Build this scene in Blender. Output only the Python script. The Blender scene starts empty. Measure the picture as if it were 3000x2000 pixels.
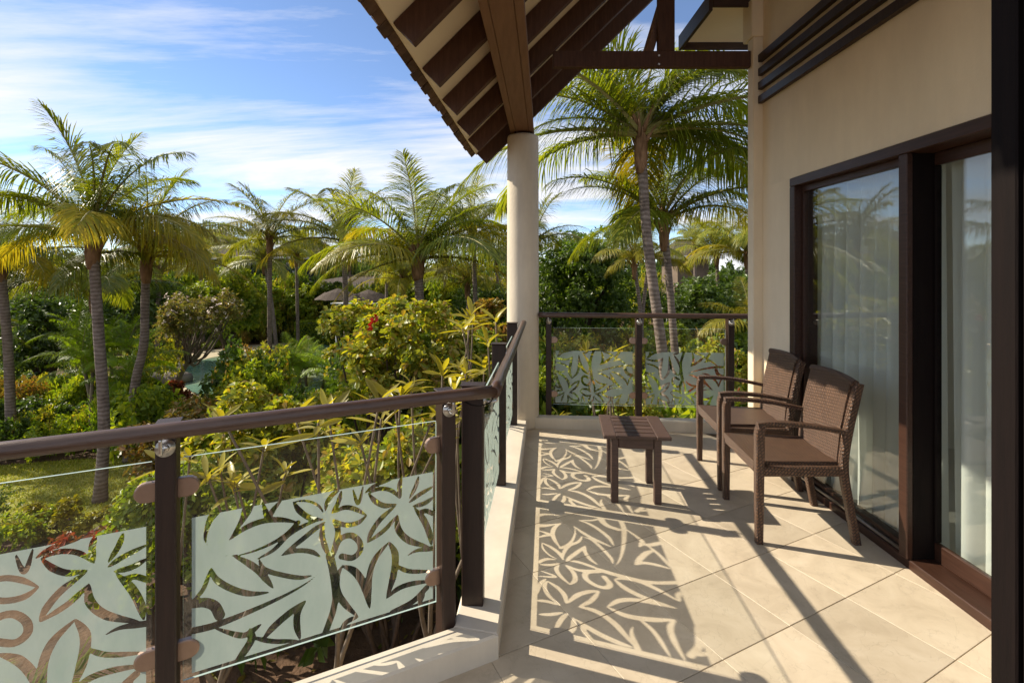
import bpy, math, random
import numpy as np
from mathutils import Vector, Matrix
C = bpy.context.scene.collection
sc = bpy.context.scene
R = math.radians
rng = np.random.default_rng(7)
random.seed(7)

# ------------------------------------------------------------------ camera
cam = bpy.data.cameras.new('camera')
cam.lens = 17.3; cam.sensor_width = 36; cam.shift_y = -0.071
cam.clip_start = 0.05; cam.clip_end = 900
camo = bpy.data.objects.new('camera', cam); C.objects.link(camo)
camo.location = (0, 0, 1.5); camo.rotation_euler = (R(90), 0, 0)
sc.camera = camo

# ------------------------------------------------------------------ sky, sun, exposure
SUN_AZ = Vector((-0.950, 0.312)); SUN_TAN = 0.73
el = math.atan(SUN_TAN)
w = bpy.data.worlds.new('World'); sc.world = w; w.use_nodes = True
nt = w.node_tree; nt.nodes.clear(); N = nt.nodes.new; L = nt.links.new
wo = N('ShaderNodeOutputWorld'); bg = N('ShaderNodeBackground'); sky = N('ShaderNodeTexSky')
sky.sky_type = 'NISHITA'; sky.sun_disc = False; sky.sun_elevation = el
sky.sun_rotation = math.atan2(SUN_AZ.x, SUN_AZ.y)
sky.dust_density = 0.05; sky.air_density = 0.9; sky.ozone_density = 3.0; sky.altitude = 2500
bg.inputs[1].default_value = 0.102
tc = N('ShaderNodeTexCoord'); sep = N('ShaderNodeSeparateXYZ'); L(tc.outputs['Generated'], sep.inputs[0])
def wm(op, a, b=None, clamp=False):
    n = N('ShaderNodeMath'); n.operation = op; n.use_clamp = clamp
    for i, x in enumerate((a, b)):
        if x is None: continue
        if isinstance(x, (int, float)): n.inputs[i].default_value = x
        else: L(x, n.inputs[i])
    return n.outputs[0]
zz = wm('ADD', wm('MAXIMUM', sep.outputs[2], 0.0), 0.12)
cx = wm('DIVIDE', sep.outputs[0], zz); cy = wm('DIVIDE', sep.outputs[1], zz)
comb = N('ShaderNodeCombineXYZ'); L(cx, comb.inputs[0]); L(cy, comb.inputs[1])
mp = N('ShaderNodeMapping'); L(comb.outputs[0], mp.inputs[0])
mp.inputs['Rotation'].default_value = (0, 0, R(24)); mp.inputs['Scale'].default_value = (0.32, 1.15, 1)
mp.inputs['Location'].default_value = (1.7, 0.35, 0)
n1 = N('ShaderNodeTexNoise'); n1.inputs['Scale'].default_value = 0.9; n1.inputs['Detail'].default_value = 9
n1.inputs['Roughness'].default_value = 0.64; n1.inputs['Distortion'].default_value = 0.35; L(mp.outputs[0], n1.inputs['Vector'])
n2 = N('ShaderNodeTexNoise'); n2.inputs['Scale'].default_value = 0.42; n2.inputs['Detail'].default_value = 3
L(comb.outputs[0], n2.inputs['Vector'])
mr = N('ShaderNodeMapRange'); mr.inputs['From Min'].default_value = 0.495; mr.inputs['From Max'].default_value = 0.625
s12 = wm('ADD', wm('MULTIPLY', n1.outputs[0], 0.72), wm('MULTIPLY', n2.outputs[0], 0.36)); L(s12, mr.inputs['Value'])
hz = N('ShaderNodeMapRange'); L(sep.outputs[2], hz.inputs['Value'])
hz.inputs['From Min'].default_value = 0.0; hz.inputs['From Max'].default_value = 0.45
hz.inputs['To Min'].default_value = 0.30; hz.inputs['To Max'].default_value = 0.0
L(wm('ADD', s12, wm('MULTIPLY', hz.outputs[0], 0.16)), mr.inputs['Value'])
cl = wm('ADD', wm('MULTIPLY', mr.outputs[0], 0.88), 0.03, True)
mix = N('ShaderNodeMix'); mix.data_type = 'RGBA'; L(cl, mix.inputs['Factor']); L(sky.outputs[0], mix.inputs['A'])
mix.inputs['B'].default_value = (5.0, 4.95, 5.15, 1)
L(mix.outputs['Result'], bg.inputs[0]); L(bg.outputs[0], wo.inputs[0])

sun = bpy.data.lights.new('sun', 'SUN'); sun.energy = 3.7; sun.angle = R(0.5); sun.color = (1.0, 0.90, 0.74)
suno = bpy.data.objects.new('sun', sun); C.objects.link(suno)
suno.rotation_euler = Vector((SUN_AZ.x, SUN_AZ.y, SUN_TAN)).to_track_quat('Z', 'Y').to_euler()
suno.location = (-20, 6, 20)
sc.view_settings.view_transform = 'Standard'; sc.view_settings.look = 'None'
sc.view_settings.gamma = 1.0; sc.view_settings.exposure = 1.06; sc.view_settings.use_curve_mapping = False
try:
    sc.cycles.max_bounces = 8; sc.cycles.transparent_max_bounces = 24; sc.cycles.diffuse_bounces = 7
    sc.cycles.caustics_reflective = False; sc.cycles.caustics_refractive = False
except Exception: pass

# ------------------------------------------------------------------ materials
def newmat(name):
    m = bpy.data.materials.new(name); m.use_nodes = True
    return m, m.node_tree, m.node_tree.nodes['Principled BSDF']
def nd(t, kind, **kw):
    n = t.nodes.new(kind)
    for k, v in kw.items():
        if k.startswith('i_'): n.inputs[k[2:].replace('_', ' ')].default_value = v
        else: setattr(n, k, v)
    return n
def ramp(t, fac, stops):
    r = t.nodes.new('ShaderNodeValToRGB'); cr = r.color_ramp
    while len(cr.elements) < len(stops): cr.elements.new(0.5)
    for e, (p, c) in zip(cr.elements, stops): e.position = p; e.color = (*c, 1)
    t.links.new(fac, r.inputs[0]); return r.outputs[0]
def surf(name, c1, c2, scale=6, rough=0.6, bump=0.1, bscale=None, stretch=(1, 1, 1), objvar=0.0, spec=0.35, metal=0.0, dist=0.004, stain=0.0):
    m, t, p = newmat(name)
    co = nd(t, 'ShaderNodeTexCoord'); mpn = nd(t, 'ShaderNodeMapping', i_Scale=stretch)
    t.links.new(co.outputs['Object'], mpn.inputs[0])
    n = nd(t, 'ShaderNodeTexNoise', i_Scale=scale, i_Detail=6.0, i_Roughness=0.6); t.links.new(mpn.outputs[0], n.inputs['Vector'])
    col = ramp(t, n.outputs[0], [(0.3, c1), (0.7, c2)])
    if objvar:
        oi = nd(t, 'ShaderNodeObjectInfo'); mm = nd(t, 'ShaderNodeMapRange', i_To_Min=1 - objvar, i_To_Max=1 + objvar)
        t.links.new(oi.outputs['Random'], mm.inputs['Value'])
        hs = nd(t, 'ShaderNodeHueSaturation'); t.links.new(mm.outputs[0], hs.inputs['Value']); t.links.new(col, hs.inputs['Color']); col = hs.outputs[0]
    if stain:
        ms = nd(t, 'ShaderNodeMapping', i_Scale=(2.2, 2.2, 0.5)); t.links.new(co.outputs['Object'], ms.inputs[0])
        n3 = nd(t, 'ShaderNodeTexNoise', i_Scale=1.6, i_Detail=7.0, i_Roughness=0.68); t.links.new(ms.outputs[0], n3.inputs['Vector'])
        m3 = nd(t, 'ShaderNodeMapRange', i_From_Min=0.3, i_From_Max=0.7, i_To_Min=1 - stain, i_To_Max=1 + stain * .4); t.links.new(n3.outputs[0], m3.inputs['Value'])
        h3 = nd(t, 'ShaderNodeHueSaturation'); t.links.new(m3.outputs[0], h3.inputs['Value']); t.links.new(col, h3.inputs['Color']); col = h3.outputs[0]
    t.links.new(col, p.inputs['Base Color'])
    p.inputs['Roughness'].default_value = rough; p.inputs['Specular IOR Level'].default_value = spec; p.inputs['Metallic'].default_value = metal
    if bump:
        n2 = nd(t, 'ShaderNodeTexNoise', i_Scale=bscale or scale * 4, i_Detail=5.0); t.links.new(mpn.outputs[0], n2.inputs['Vector'])
        b = nd(t, 'ShaderNodeBump', i_Strength=bump, i_Distance=dist); t.links.new(n2.outputs[0], b.inputs['Height']); t.links.new(b.outputs[0], p.inputs['Normal'])
    return m
def leafmat(name, cols, trans, tfac=0.45, rough=0.45, objvar=0.12, gloss=0.25):
    m = bpy.data.materials.new(name); m.use_nodes = True; t = m.node_tree; t.nodes.clear()
    o = nd(t, 'ShaderNodeOutputMaterial'); g = nd(t, 'ShaderNodeNewGeometry'); oi = nd(t, 'ShaderNodeObjectInfo')
    k = len(cols); col = ramp(t, g.outputs['Random Per Island'], [((i + 0.5) / k, c) for i, c in enumerate(cols)])
    mm = nd(t, 'ShaderNodeMapRange', i_To_Min=1 - objvar, i_To_Max=1 + objvar); t.links.new(oi.outputs['Random'], mm.inputs['Value'])
    hs = nd(t, 'ShaderNodeHueSaturation'); t.links.new(mm.outputs[0], hs.inputs['Value']); t.links.new(col, hs.inputs['Color'])
    d = nd(t, 'ShaderNodeBsdfPrincipled', i_Roughness=rough); d.inputs['Specular IOR Level'].default_value = gloss
    t.links.new(hs.outputs[0], d.inputs['Base Color'])
    tr = nd(t, 'ShaderNodeBsdfTranslucent'); mc = nd(t, 'ShaderNodeMix', data_type='RGBA', blend_type='MULTIPLY'); mc.inputs['Factor'].default_value = 1
    t.links.new(hs.outputs[0], mc.inputs['A']); mc.inputs['B'].default_value = (*trans, 1)
    t.links.new(mc.outputs['Result'], tr.inputs[0])
    x = nd(t, 'ShaderNodeMixShader'); x.inputs[0].default_value = tfac
    t.links.new(d.outputs[0], x.inputs[1]); t.links.new(tr.outputs[0], x.inputs[2]); t.links.new(x.outputs[0], o.inputs[0])
    return m
def glassmat(name, tint, gl=1.0, f0=0.035):
    m = bpy.data.materials.new(name); m.use_nodes = True; t = m.node_tree; t.nodes.clear()
    o = nd(t, 'ShaderNodeOutputMaterial'); tr = nd(t, 'ShaderNodeBsdfTransparent'); tr.inputs[0].default_value = (*tint, 1)
    gs = nd(t, 'ShaderNodeBsdfGlossy', i_Roughness=0.0); gs.inputs[0].default_value = (gl, gl, gl, 1)
    lw = nd(t, 'ShaderNodeLayerWeight', i_Blend=0.5); pw = nd(t, 'ShaderNodeMath', operation='POWER'); pw.inputs[1].default_value = 5.0; t.links.new(lw.outputs['Facing'], pw.inputs[0])
    f = nd(t, 'ShaderNodeMath', operation='MULTIPLY_ADD'); f.inputs[1].default_value = 1 - f0; f.inputs[2].default_value = f0; t.links.new(pw.outputs[0], f.inputs[0]); x = nd(t, 'ShaderNodeMixShader')
    t.links.new(f.outputs[0], x.inputs[0]); t.links.new(tr.outputs[0], x.inputs[1]); t.links.new(gs.outputs[0], x.inputs[2]); t.links.new(x.outputs[0], o.inputs[0])
    return m
M = {}
M['cream'] = surf('cream_render', (0.74, 0.61, 0.42), (0.79, 0.66, 0.46), 3, 0.75, 0.35, 60, dist=0.002, stain=0.09)
M['kerb'] = surf('cream_kerb_paint', (0.60, 0.53, 0.42), (0.68, 0.60, 0.48), 4, 0.65, 0.3, 70, dist=0.0015, stain=0.14)
M['column'] = surf('column_render', (0.64, 0.55, 0.42), (0.70, 0.61, 0.47), 4, 0.75, 0.55, 45, dist=0.003, stain=0.2)
M['soffit'] = surf('soffit_paint', (0.82, 0.69, 0.49), (0.86, 0.73, 0.52), 2, 0.8, 0.1, 40)
M['timber'] = surf('dark_stained_timber', (0.028, 0.013, 0.008), (0.055, 0.026, 0.017), 5, 0.5, 0.3, 30, (1, 1, 12), objvar=0.12)
M['rafter'] = surf('rafter_stain', (0.055, 0.022, 0.012), (0.095, 0.042, 0.024), 5, 0.6, 0.3, 25, (12, 12, 1.5), objvar=0.1)
M['beam'] = surf('boxed_beam_stain', (0.17, 0.085, 0.046), (0.23, 0.12, 0.068), 4, 0.55, 0.25, 25, (10, 1, 10))
M['rail'] = surf('handrail_stain', (0.055, 0.029, 0.019), (0.11, 0.062, 0.042), 7, 0.30, 0.25, 30, (1, 12, 12), spec=0.5)
M['post'] = surf('post_stain', (0.020, 0.010, 0.0065), (0.034, 0.017, 0.011), 6, 0.45, 0.2, 30, (12, 12, 1), objvar=0.1)
M['door'] = surf('door_timber', (0.028, 0.012, 0.007), (0.058, 0.026, 0.016), 5, 0.4, 0.25, 30, (14, 1, 14))
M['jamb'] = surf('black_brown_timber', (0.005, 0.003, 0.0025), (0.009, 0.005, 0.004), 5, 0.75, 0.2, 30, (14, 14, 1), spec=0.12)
M['table'] = surf('table_timber', (0.055, 0.032, 0.024), (0.105, 0.062, 0.046), 7, 0.5, 0.3, 30, (1, 12, 12), objvar=0.15)
M['steel'] = surf('brushed_steel', (0.45, 0.43, 0.40), (0.62, 0.60, 0.57), 10, 0.28, 0.1, 90, metal=1.0)
M['clamp'] = surf('bronze_clamp', (0.28, 0.19, 0.14), (0.36, 0.25, 0.19), 12, 0.38, 0.1, 90, metal=0.85)
M['glass'] = glassmat('clear_glass', (0.982, 0.992, 0.986))
M['pane'] = glassmat('door_glass', (0.95, 0.97, 0.95), 1.0, 0.06)
M['edge'] = surf('glass_edge', (0.36, 0.46, 0.41), (0.46, 0.56, 0.51), 8, 0.3, 0)
M['grout'] = surf('grout', (0.10, 0.075, 0.05), (0.16, 0.12, 0.085), 20, 0.9, 0.2)
M['shingle'] = surf('roof_shingle', (0.05, 0.028, 0.018), (0.13, 0.075, 0.045), 9, 0.8, 0.5, 40, objvar=0.35)
M['trunk'] = None
# floor tile: sandy porcelain with faint veins, each tile a little different
m, t, p = newmat('sandstone_tile')
co = nd(t, 'ShaderNodeTexCoord'); oi = nd(t, 'ShaderNodeObjectInfo')
ad = nd(t, 'ShaderNodeVectorMath', operation='ADD'); cb = nd(t, 'ShaderNodeMath', operation='MULTIPLY'); cb.inputs[1].default_value = 37.0
t.links.new(oi.outputs['Random'], cb.inputs[0]); t.links.new(co.outputs['Object'], ad.inputs[0]); t.links.new(cb.outputs[0], ad.inputs[1])
n1_ = nd(t, 'ShaderNodeTexNoise', i_Scale=5.0, i_Detail=8.0, i_Roughness=0.65, i_Distortion=0.6); t.links.new(ad.outputs[0], n1_.inputs['Vector'])
c_ = ramp(t, n1_.outputs[0], [(0.28, (0.47, 0.385, 0.275)), (0.5, (0.57, 0.475, 0.345)), (0.74, (0.64, 0.545, 0.41))])
mm = nd(t, 'ShaderNodeMapRange', i_To_Min=0.85, i_To_Max=1.06); t.links.new(oi.outputs['Random'], mm.inputs['Value'])
hs = nd(t, 'ShaderNodeHueSaturation'); t.links.new(mm.outputs[0], hs.inputs['Value']); t.links.new(c_, hs.inputs['Color'])
vo = nd(t, 'ShaderNodeTexVoronoi', feature='DISTANCE_TO_EDGE', i_Scale=5.5)
nv = nd(t, 'ShaderNodeTexNoise', i_Scale=9.0, i_Detail=4.0); t.links.new(ad.outputs[0], nv.inputs['Vector'])
va = nd(t, 'ShaderNodeVectorMath', operation='MULTIPLY_ADD'); t.links.new(nv.outputs['Color'], va.inputs[0]); va.inputs[1].default_value = (0.35, 0.35, 0.35); t.links.new(ad.outputs[0], va.inputs[2])
t.links.new(va.outputs[0], vo.inputs['Vector'])
ve = nd(t, 'ShaderNodeMapRange', i_From_Min=0.0, i_From_Max=0.02, i_To_Min=0.9, i_To_Max=1.0); t.links.new(vo.outputs[0], ve.inputs['Value'])
hs2 = nd(t, 'ShaderNodeHueSaturation'); t.links.new(ve.outputs[0], hs2.inputs['Value']); t.links.new(hs.outputs[0], hs2.inputs['Color'])
t.links.new(hs2.outputs[0], p.inputs['Base Color'])
rr = nd(t, 'ShaderNodeMapRange', i_To_Min=0.38, i_To_Max=0.6); t.links.new(n1_.outputs[0], rr.inputs['Value']); t.links.new(rr.outputs[0], p.inputs['Roughness'])
p.inputs['Specular IOR Level'].default_value = 0.3
hh = nd(t, 'ShaderNodeMath', operation='ADD'); ns = nd(t, 'ShaderNodeTexNoise', i_Scale=3.5, i_Detail=7.0); t.links.new(ad.outputs[0], ns.inputs['Vector'])
t.links.new(ns.outputs[0], hh.inputs[0]); t.links.new(ve.outputs[0], hh.inputs[1])
b_ = nd(t, 'ShaderNodeBump', i_Strength=0.55, i_Distance=0.007); t.links.new(hh.outputs[0], b_.inputs['Height']); t.links.new(b_.outputs[0], p.inputs['Normal'])
M['tile'] = m
# woven resin wicker, in metres on the UVs
m, t, p = newmat('woven_wicker')
uv = nd(t, 'ShaderNodeUVMap'); mpn = nd(t, 'ShaderNodeMapping', i_Rotation=(0, 0, 0.785)); t.links.new(uv.outputs[0], mpn.inputs[0])
br = nd(t, 'ShaderNodeTexBrick', i_Scale=1.0, i_Mortar_Size=0.0038, i_Mortar_Smooth=1.0, i_Brick_Width=0.022, i_Row_Height=0.0140, offset=0.5)
br.inputs['Color1'].default_value = (0.105, 0.052, 0.027, 1); br.inputs['Color2'].default_value = (0.165, 0.086, 0.046, 1); br.inputs['Mortar'].default_value = (0.006, 0.003, 0.002, 1)
t.links.new(mpn.outputs[0], br.inputs['Vector']); t.links.new(br.outputs['Color'], p.inputs['Base Color'])
p.inputs['Roughness'].default_value = 0.42; p.inputs['Specular IOR Level'].default_value = 0.45
iv = nd(t, 'ShaderNodeMath', operation='SUBTRACT'); iv.inputs[0].default_value = 1.0; t.links.new(br.outputs['Fac'], iv.inputs[1])
b_ = nd(t, 'ShaderNodeBump', i_Strength=0.9, i_Distance=0.004); t.links.new(iv.outputs[0], b_.inputs['Height']); t.links.new(b_.outputs[0], p.inputs['Normal'])
M['wicker'] = m
# frosted film on the railing glass: scatters light both ways
m = bpy.data.materials.new('frosted_film'); m.use_nodes = True; t = m.node_tree; t.nodes.clear()
o = nd(t, 'ShaderNodeOutputMaterial'); d = nd(t, 'ShaderNodeBsdfDiffuse'); d.inputs[0].default_value = (0.46, 0.53, 0.465, 1)
tr = nd(t, 'ShaderNodeBsdfTranslucent'); tr.inputs[0].default_value = (0.44, 0.51, 0.44, 1); x = nd(t, 'ShaderNodeMixShader'); x.inputs[0].default_value = 0.35
co = nd(t, 'ShaderNodeTexCoord'); mpf = nd(t, 'ShaderNodeMapping', i_Scale=(1.0, 1.0, 0.35), i_Rotation=(0, 0.6, 0)); t.links.new(co.outputs['Object'], mpf.inputs[0]); nf_ = nd(t, 'ShaderNodeTexNoise', i_Scale=9.0, i_Detail=6.0, i_Roughness=0.7); t.links.new(mpf.outputs[0], nf_.inputs['Vector'])
fc_ = ramp(t, nf_.outputs[0], [(0.3, (0.39, 0.47, 0.41)), (0.7, (0.50, 0.57, 0.50))]); t.links.new(fc_, d.inputs[0]); t.links.new(fc_, tr.inputs[0])
t.links.new(d.outputs[0], x.inputs[1]); t.links.new(tr.outputs[0], x.inputs[2])
tp = nd(t, 'ShaderNodeBsdfTransparent'); x2 = nd(t, 'ShaderNodeMixShader'); x2.inputs[0].default_value = 0.15
t.links.new(x.outputs[0], x2.inputs[1]); t.links.new(tp.outputs[0], x2.inputs[2]); t.links.new(x2.outputs[0], o.inputs[0]); M['frost'] = m
# sheer curtain
m = bpy.data.materials.new('sheer_curtain'); m.use_nodes = True; t = m.node_tree; t.nodes.clear()
o = nd(t, 'ShaderNodeOutputMaterial'); d = nd(t, 'ShaderNodeBsdfDiffuse'); d.inputs[0].default_value = (0.88, 0.89, 0.86, 1)
tr = nd(t, 'ShaderNodeBsdfTranslucent'); tr.inputs[0].default_value = (0.85, 0.87, 0.83, 1); x = nd(t, 'ShaderNodeMixShader'); x.inputs[0].default_value = 0.4
t.links.new(d.outputs[0], x.inputs[1]); t.links.new(tr.outputs[0], x.inputs[2])
tp = nd(t, 'ShaderNodeBsdfTransparent'); x2 = nd(t, 'ShaderNodeMixShader'); x2.inputs[0].default_value = 0.12
t.links.new(x.outputs[0], x2.inputs[1]); t.links.new(tp.outputs[0], x2.inputs[2]); t.links.new(x2.outputs[0], o.inputs[0]); M['sheer'] = m
M['room'] = surf('room_paint', (0.74, 0.72, 0.67), (0.79, 0.77, 0.72), 2, 0.8, 0)
# palm trunk with leaf-scar rings
m, t, p = newmat('palm_trunk')
co = nd(t, 'ShaderNodeTexCoord'); sx = nd(t, 'ShaderNodeSeparateXYZ'); t.links.new(co.outputs['Object'], sx.inputs[0])
nn = nd(t, 'ShaderNodeTexNoise', i_Scale=3.0, i_Detail=5.0); t.links.new(co.outputs['Object'], nn.inputs['Vector'])
zd = nd(t, 'ShaderNodeMath', operation='MULTIPLY_ADD'); t.links.new(nn.outputs[0], zd.inputs[0]); zd.inputs[1].default_value = 0.16; t.links.new(sx.outputs[2], zd.inputs[2])
zs = nd(t, 'ShaderNodeMath', operation='MULTIPLY'); zs.inputs[1].default_value = 78.0; t.links.new(zd.outputs[0], zs.inputs[0])
sn = nd(t, 'ShaderNodeMath', operation='SINE'); t.links.new(zs.outputs[0], sn.inputs[0])
ml = nd(t, 'ShaderNodeMath', operation='MULTIPLY_ADD'); ml.inputs[1].default_value = 0.12; t.links.new(sn.outputs[0], ml.inputs[0])
n4 = nd(t, 'ShaderNodeTexNoise', i_Scale=7.0, i_Detail=7.0, i_Roughness=0.7); t.links.new(co.outputs['Object'], n4.inputs['Vector']); t.links.new(n4.outputs[0], ml.inputs[2])
t.links.new(ramp(t, ml.outputs[0], [(0.15, (0.045, 0.028, 0.02)), (0.45, (0.15, 0.11, 0.085)), (0.8, (0.29, 0.23, 0.19))]), p.inputs['Base Color'])
p.inputs['Roughness'].default_value = 0.85
b_ = nd(t, 'ShaderNodeBump', i_Strength=0.7, i_Distance=0.02); t.links.new(ml.outputs[0], b_.inputs['Height']); t.links.new(b_.outputs[0], p.inputs['Normal'])
M['trunk'] = m
M['boot'] = surf('palm_fibre', (0.11, 0.052, 0.022), (0.30, 0.17, 0.085), 12, 0.85, 0.6, 40, (1, 1, 0.3))
M['bark'] = surf('grey_bark', (0.10, 0.075, 0.05), (0.20, 0.155, 0.11), 8, 0.85, 0.5, 40)
M['darkbark'] = surf('dark_bark', (0.05, 0.032, 0.02), (0.11, 0.075, 0.05), 8, 0.85, 0.5, 40)
M['frond'] = leafmat('palm_frond', [(0.120, 0.165, 0.018), (0.170, 0.200, 0.022), (0.240, 0.245, 0.028), (0.140, 0.180, 0.020)], (1.95, 1.85, 0.45), 0.45, 0.38, 0.2, 0.45)
M['frondyellow'] = leafmat('palm_frond_yellowing', [(0.260, 0.250, 0.025), (0.370, 0.310, 0.030), (0.200, 0.220, 0.025)], (1.7, 1.45, 0.5), 0.5, 0.42, 0.15, 0.35)
M['frondfar'] = leafmat('palm_frond_far', [(0.140, 0.175, 0.026), (0.200, 0.220, 0.030), (0.290, 0.270, 0.040)], (1.8, 1.7, 0.5), 0.42, 0.42, 0.25, 0.35)
M['areca'] = leafmat('areca_leaf', [(0.134, 0.224, 0.018), (0.269, 0.360, 0.025), (0.214, 0.293, 0.023)], (1.8, 1.8, 0.5), 0.45, 0.4, 0.2)
M['rachis'] = surf('frond_stalk', (0.20, 0.18, 0.05), (0.32, 0.27, 0.09), 9, 0.55, 0)
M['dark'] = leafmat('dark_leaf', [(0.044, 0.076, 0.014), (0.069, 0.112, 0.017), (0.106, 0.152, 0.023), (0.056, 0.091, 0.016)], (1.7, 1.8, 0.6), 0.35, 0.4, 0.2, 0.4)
M['canopy'] = leafmat('tree_canopy_leaf', [(0.050, 0.091, 0.014), (0.088, 0.140, 0.018), (0.131, 0.183, 0.023), (0.069, 0.110, 0.016)], (1.7, 1.8, 0.5), 0.38, 0.4, 0.15, 0.45)
M['mid'] = leafmat('mid_green_leaf', [(0.125, 0.190, 0.015), (0.208, 0.266, 0.018), (0.334, 0.354, 0.026), (0.152, 0.216, 0.017)], (1.8, 1.75, 0.5), 0.4, 0.4, 0.2, 0.4)
M['lime'] = leafmat('yellow_green_leaf', [(0.125, 0.183, 0.021), (0.213, 0.256, 0.028), (0.325, 0.342, 0.039), (0.463, 0.427, 0.046), (0.250, 0.281, 0.032), (0.338, 0.232, 0.046)], (1.8, 1.7, 0.45), 0.42, 0.38, 0.15, 0.45)
M['gold'] = leafmat('golden_leaf', [(0.26, 0.24, 0.015), (0.36, 0.30, 0.02), (0.18, 0.19, 0.015)], (1.5, 1.4, 0.5), 0.4, 0.45, 0.12)
M['bronze'] = leafmat('bronze_leaf', [(0.150, 0.134, 0.029), (0.213, 0.146, 0.034), (0.125, 0.159, 0.023), (0.250, 0.134, 0.040)], (1.6, 1.3, 0.5), 0.4, 0.4, 0.2)
M['red'] = leafmat('red_croton_leaf', [(0.32, 0.06, 0.03), (0.20, 0.09, 0.025), (0.12, 0.11, 0.02), (0.38, 0.12, 0.06)], (1.5, 1.0, 0.6), 0.35, 0.4, 0.15)
M['plum'] = leafmat('plumeria_leaf', [(0.150, 0.195, 0.025), (0.250, 0.268, 0.034), (0.375, 0.317, 0.040), (0.200, 0.232, 0.034)], (1.6, 1.5, 0.4), 0.4, 0.36, 0.35, 0.45)
M['frangi'] = leafmat('frangipani_leaf', [(0.120, 0.135, 0.035), (0.180, 0.170, 0.050), (0.200, 0.140, 0.070), (0.150, 0.160, 0.035)], (1.6, 1.5, 0.6), 0.4, 0.4, 0.15)
M['petal'] = surf('white_pink_petal', (0.70, 0.55, 0.48), (0.80, 0.72, 0.62), 9, 0.6, 0)
M['redpetal'] = surf('red_petal', (0.45, 0.015, 0.012), (0.6, 0.04, 0.02), 9, 0.5, 0)
M['soil'] = surf('mulch_soil', (0.055, 0.032, 0.018), (0.15, 0.085, 0.045), 2.5, 0.95, 0.6, 18, dist=0.05)
M['lawn'] = surf('lawn_turf', (0.20, 0.22, 0.03), (0.32, 0.30, 0.05), 1.6, 0.9, 0.5, 40, dist=0.03)
M['blade'] = leafmat('grass_blade', [(0.200, 0.240, 0.025), (0.300, 0.310, 0.035), (0.400, 0.350, 0.060)], (1.5, 1.5, 0.5), 0.35, 0.5, 0.1, 0.2)
M['path'] = surf('sandy_path', (0.28, 0.21, 0.15), (0.38, 0.30, 0.22), 5, 0.9, 0.4, 40)
M['sand'] = surf('pale_sand', (0.42, 0.36, 0.24), (0.52, 0.45, 0.31), 3, 0.9, 0.3, 30)
M['rock'] = surf('grey_rock', (0.10, 0.085, 0.07), (0.26, 0.22, 0.18), 3, 0.85, 0.8, 12, dist=0.05)
M['thatch'] = surf('brown_shingled_roof', (0.05, 0.036, 0.03), (0.10, 0.075, 0.06), 6, 0.9, 0.6, 30, (1, 1, 6), dist=0.03)
M['hbrown'] = surf('brown_house_wall', (0.12, 0.085, 0.06), (0.19, 0.14, 0.10), 2, 0.85, 0.2)
M['hwall'] = surf('pale_house_wall', (0.48, 0.44, 0.38), (0.55, 0.51, 0.45), 2, 0.8, 0.1)
M['hblue'] = surf('blue_grey_wall', (0.13, 0.16, 0.19), (0.19, 0.23, 0.27), 2, 0.7, 0.1)
M['white'] = surf('white_trim', (0.70, 0.69, 0.66), (0.78, 0.77, 0.74), 4, 0.6, 0)
M['hglass'] = surf('dark_window_glass', (0.02, 0.03, 0.04), (0.04, 0.05, 0.07), 3, 0.08, 0, spec=0.6)
# pool water
m, t, p = newmat('pool_water')
co = nd(t, 'ShaderNodeTexCoord'); nn = nd(t, 'ShaderNodeTexNoise', i_Scale=0.16, i_Detail=3.0); t.links.new(co.outputs['Object'], nn.inputs['Vector'])
t.links.new(ramp(t, nn.outputs[0], [(0.3, (0.06, 0.15, 0.15)), (0.5, (0.16, 0.28, 0.21)), (0.68, (0.38, 0.40, 0.26))]), p.inputs['Base Color'])
p.inputs['Roughness'].default_value = 0.04; p.inputs['Specular IOR Level'].default_value = 0.6
mpw = nd(t, 'ShaderNodeMapping', i_Scale=(0.7, 1.6, 1)); t.links.new(co.outputs['Object'], mpw.inputs[0])
nw = nd(t, 'ShaderNodeTexNoise', i_Scale=3.0, i_Detail=3.0); t.links.new(mpw.outputs[0], nw.inputs['Vector'])
b_ = nd(t, 'ShaderNodeBump', i_Strength=0.35, i_Distance=0.05); t.links.new(nw.outputs[0], b_.inputs['Height']); t.links.new(b_.outputs[0], p.inputs['Normal'])
M['water'] = m

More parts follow.
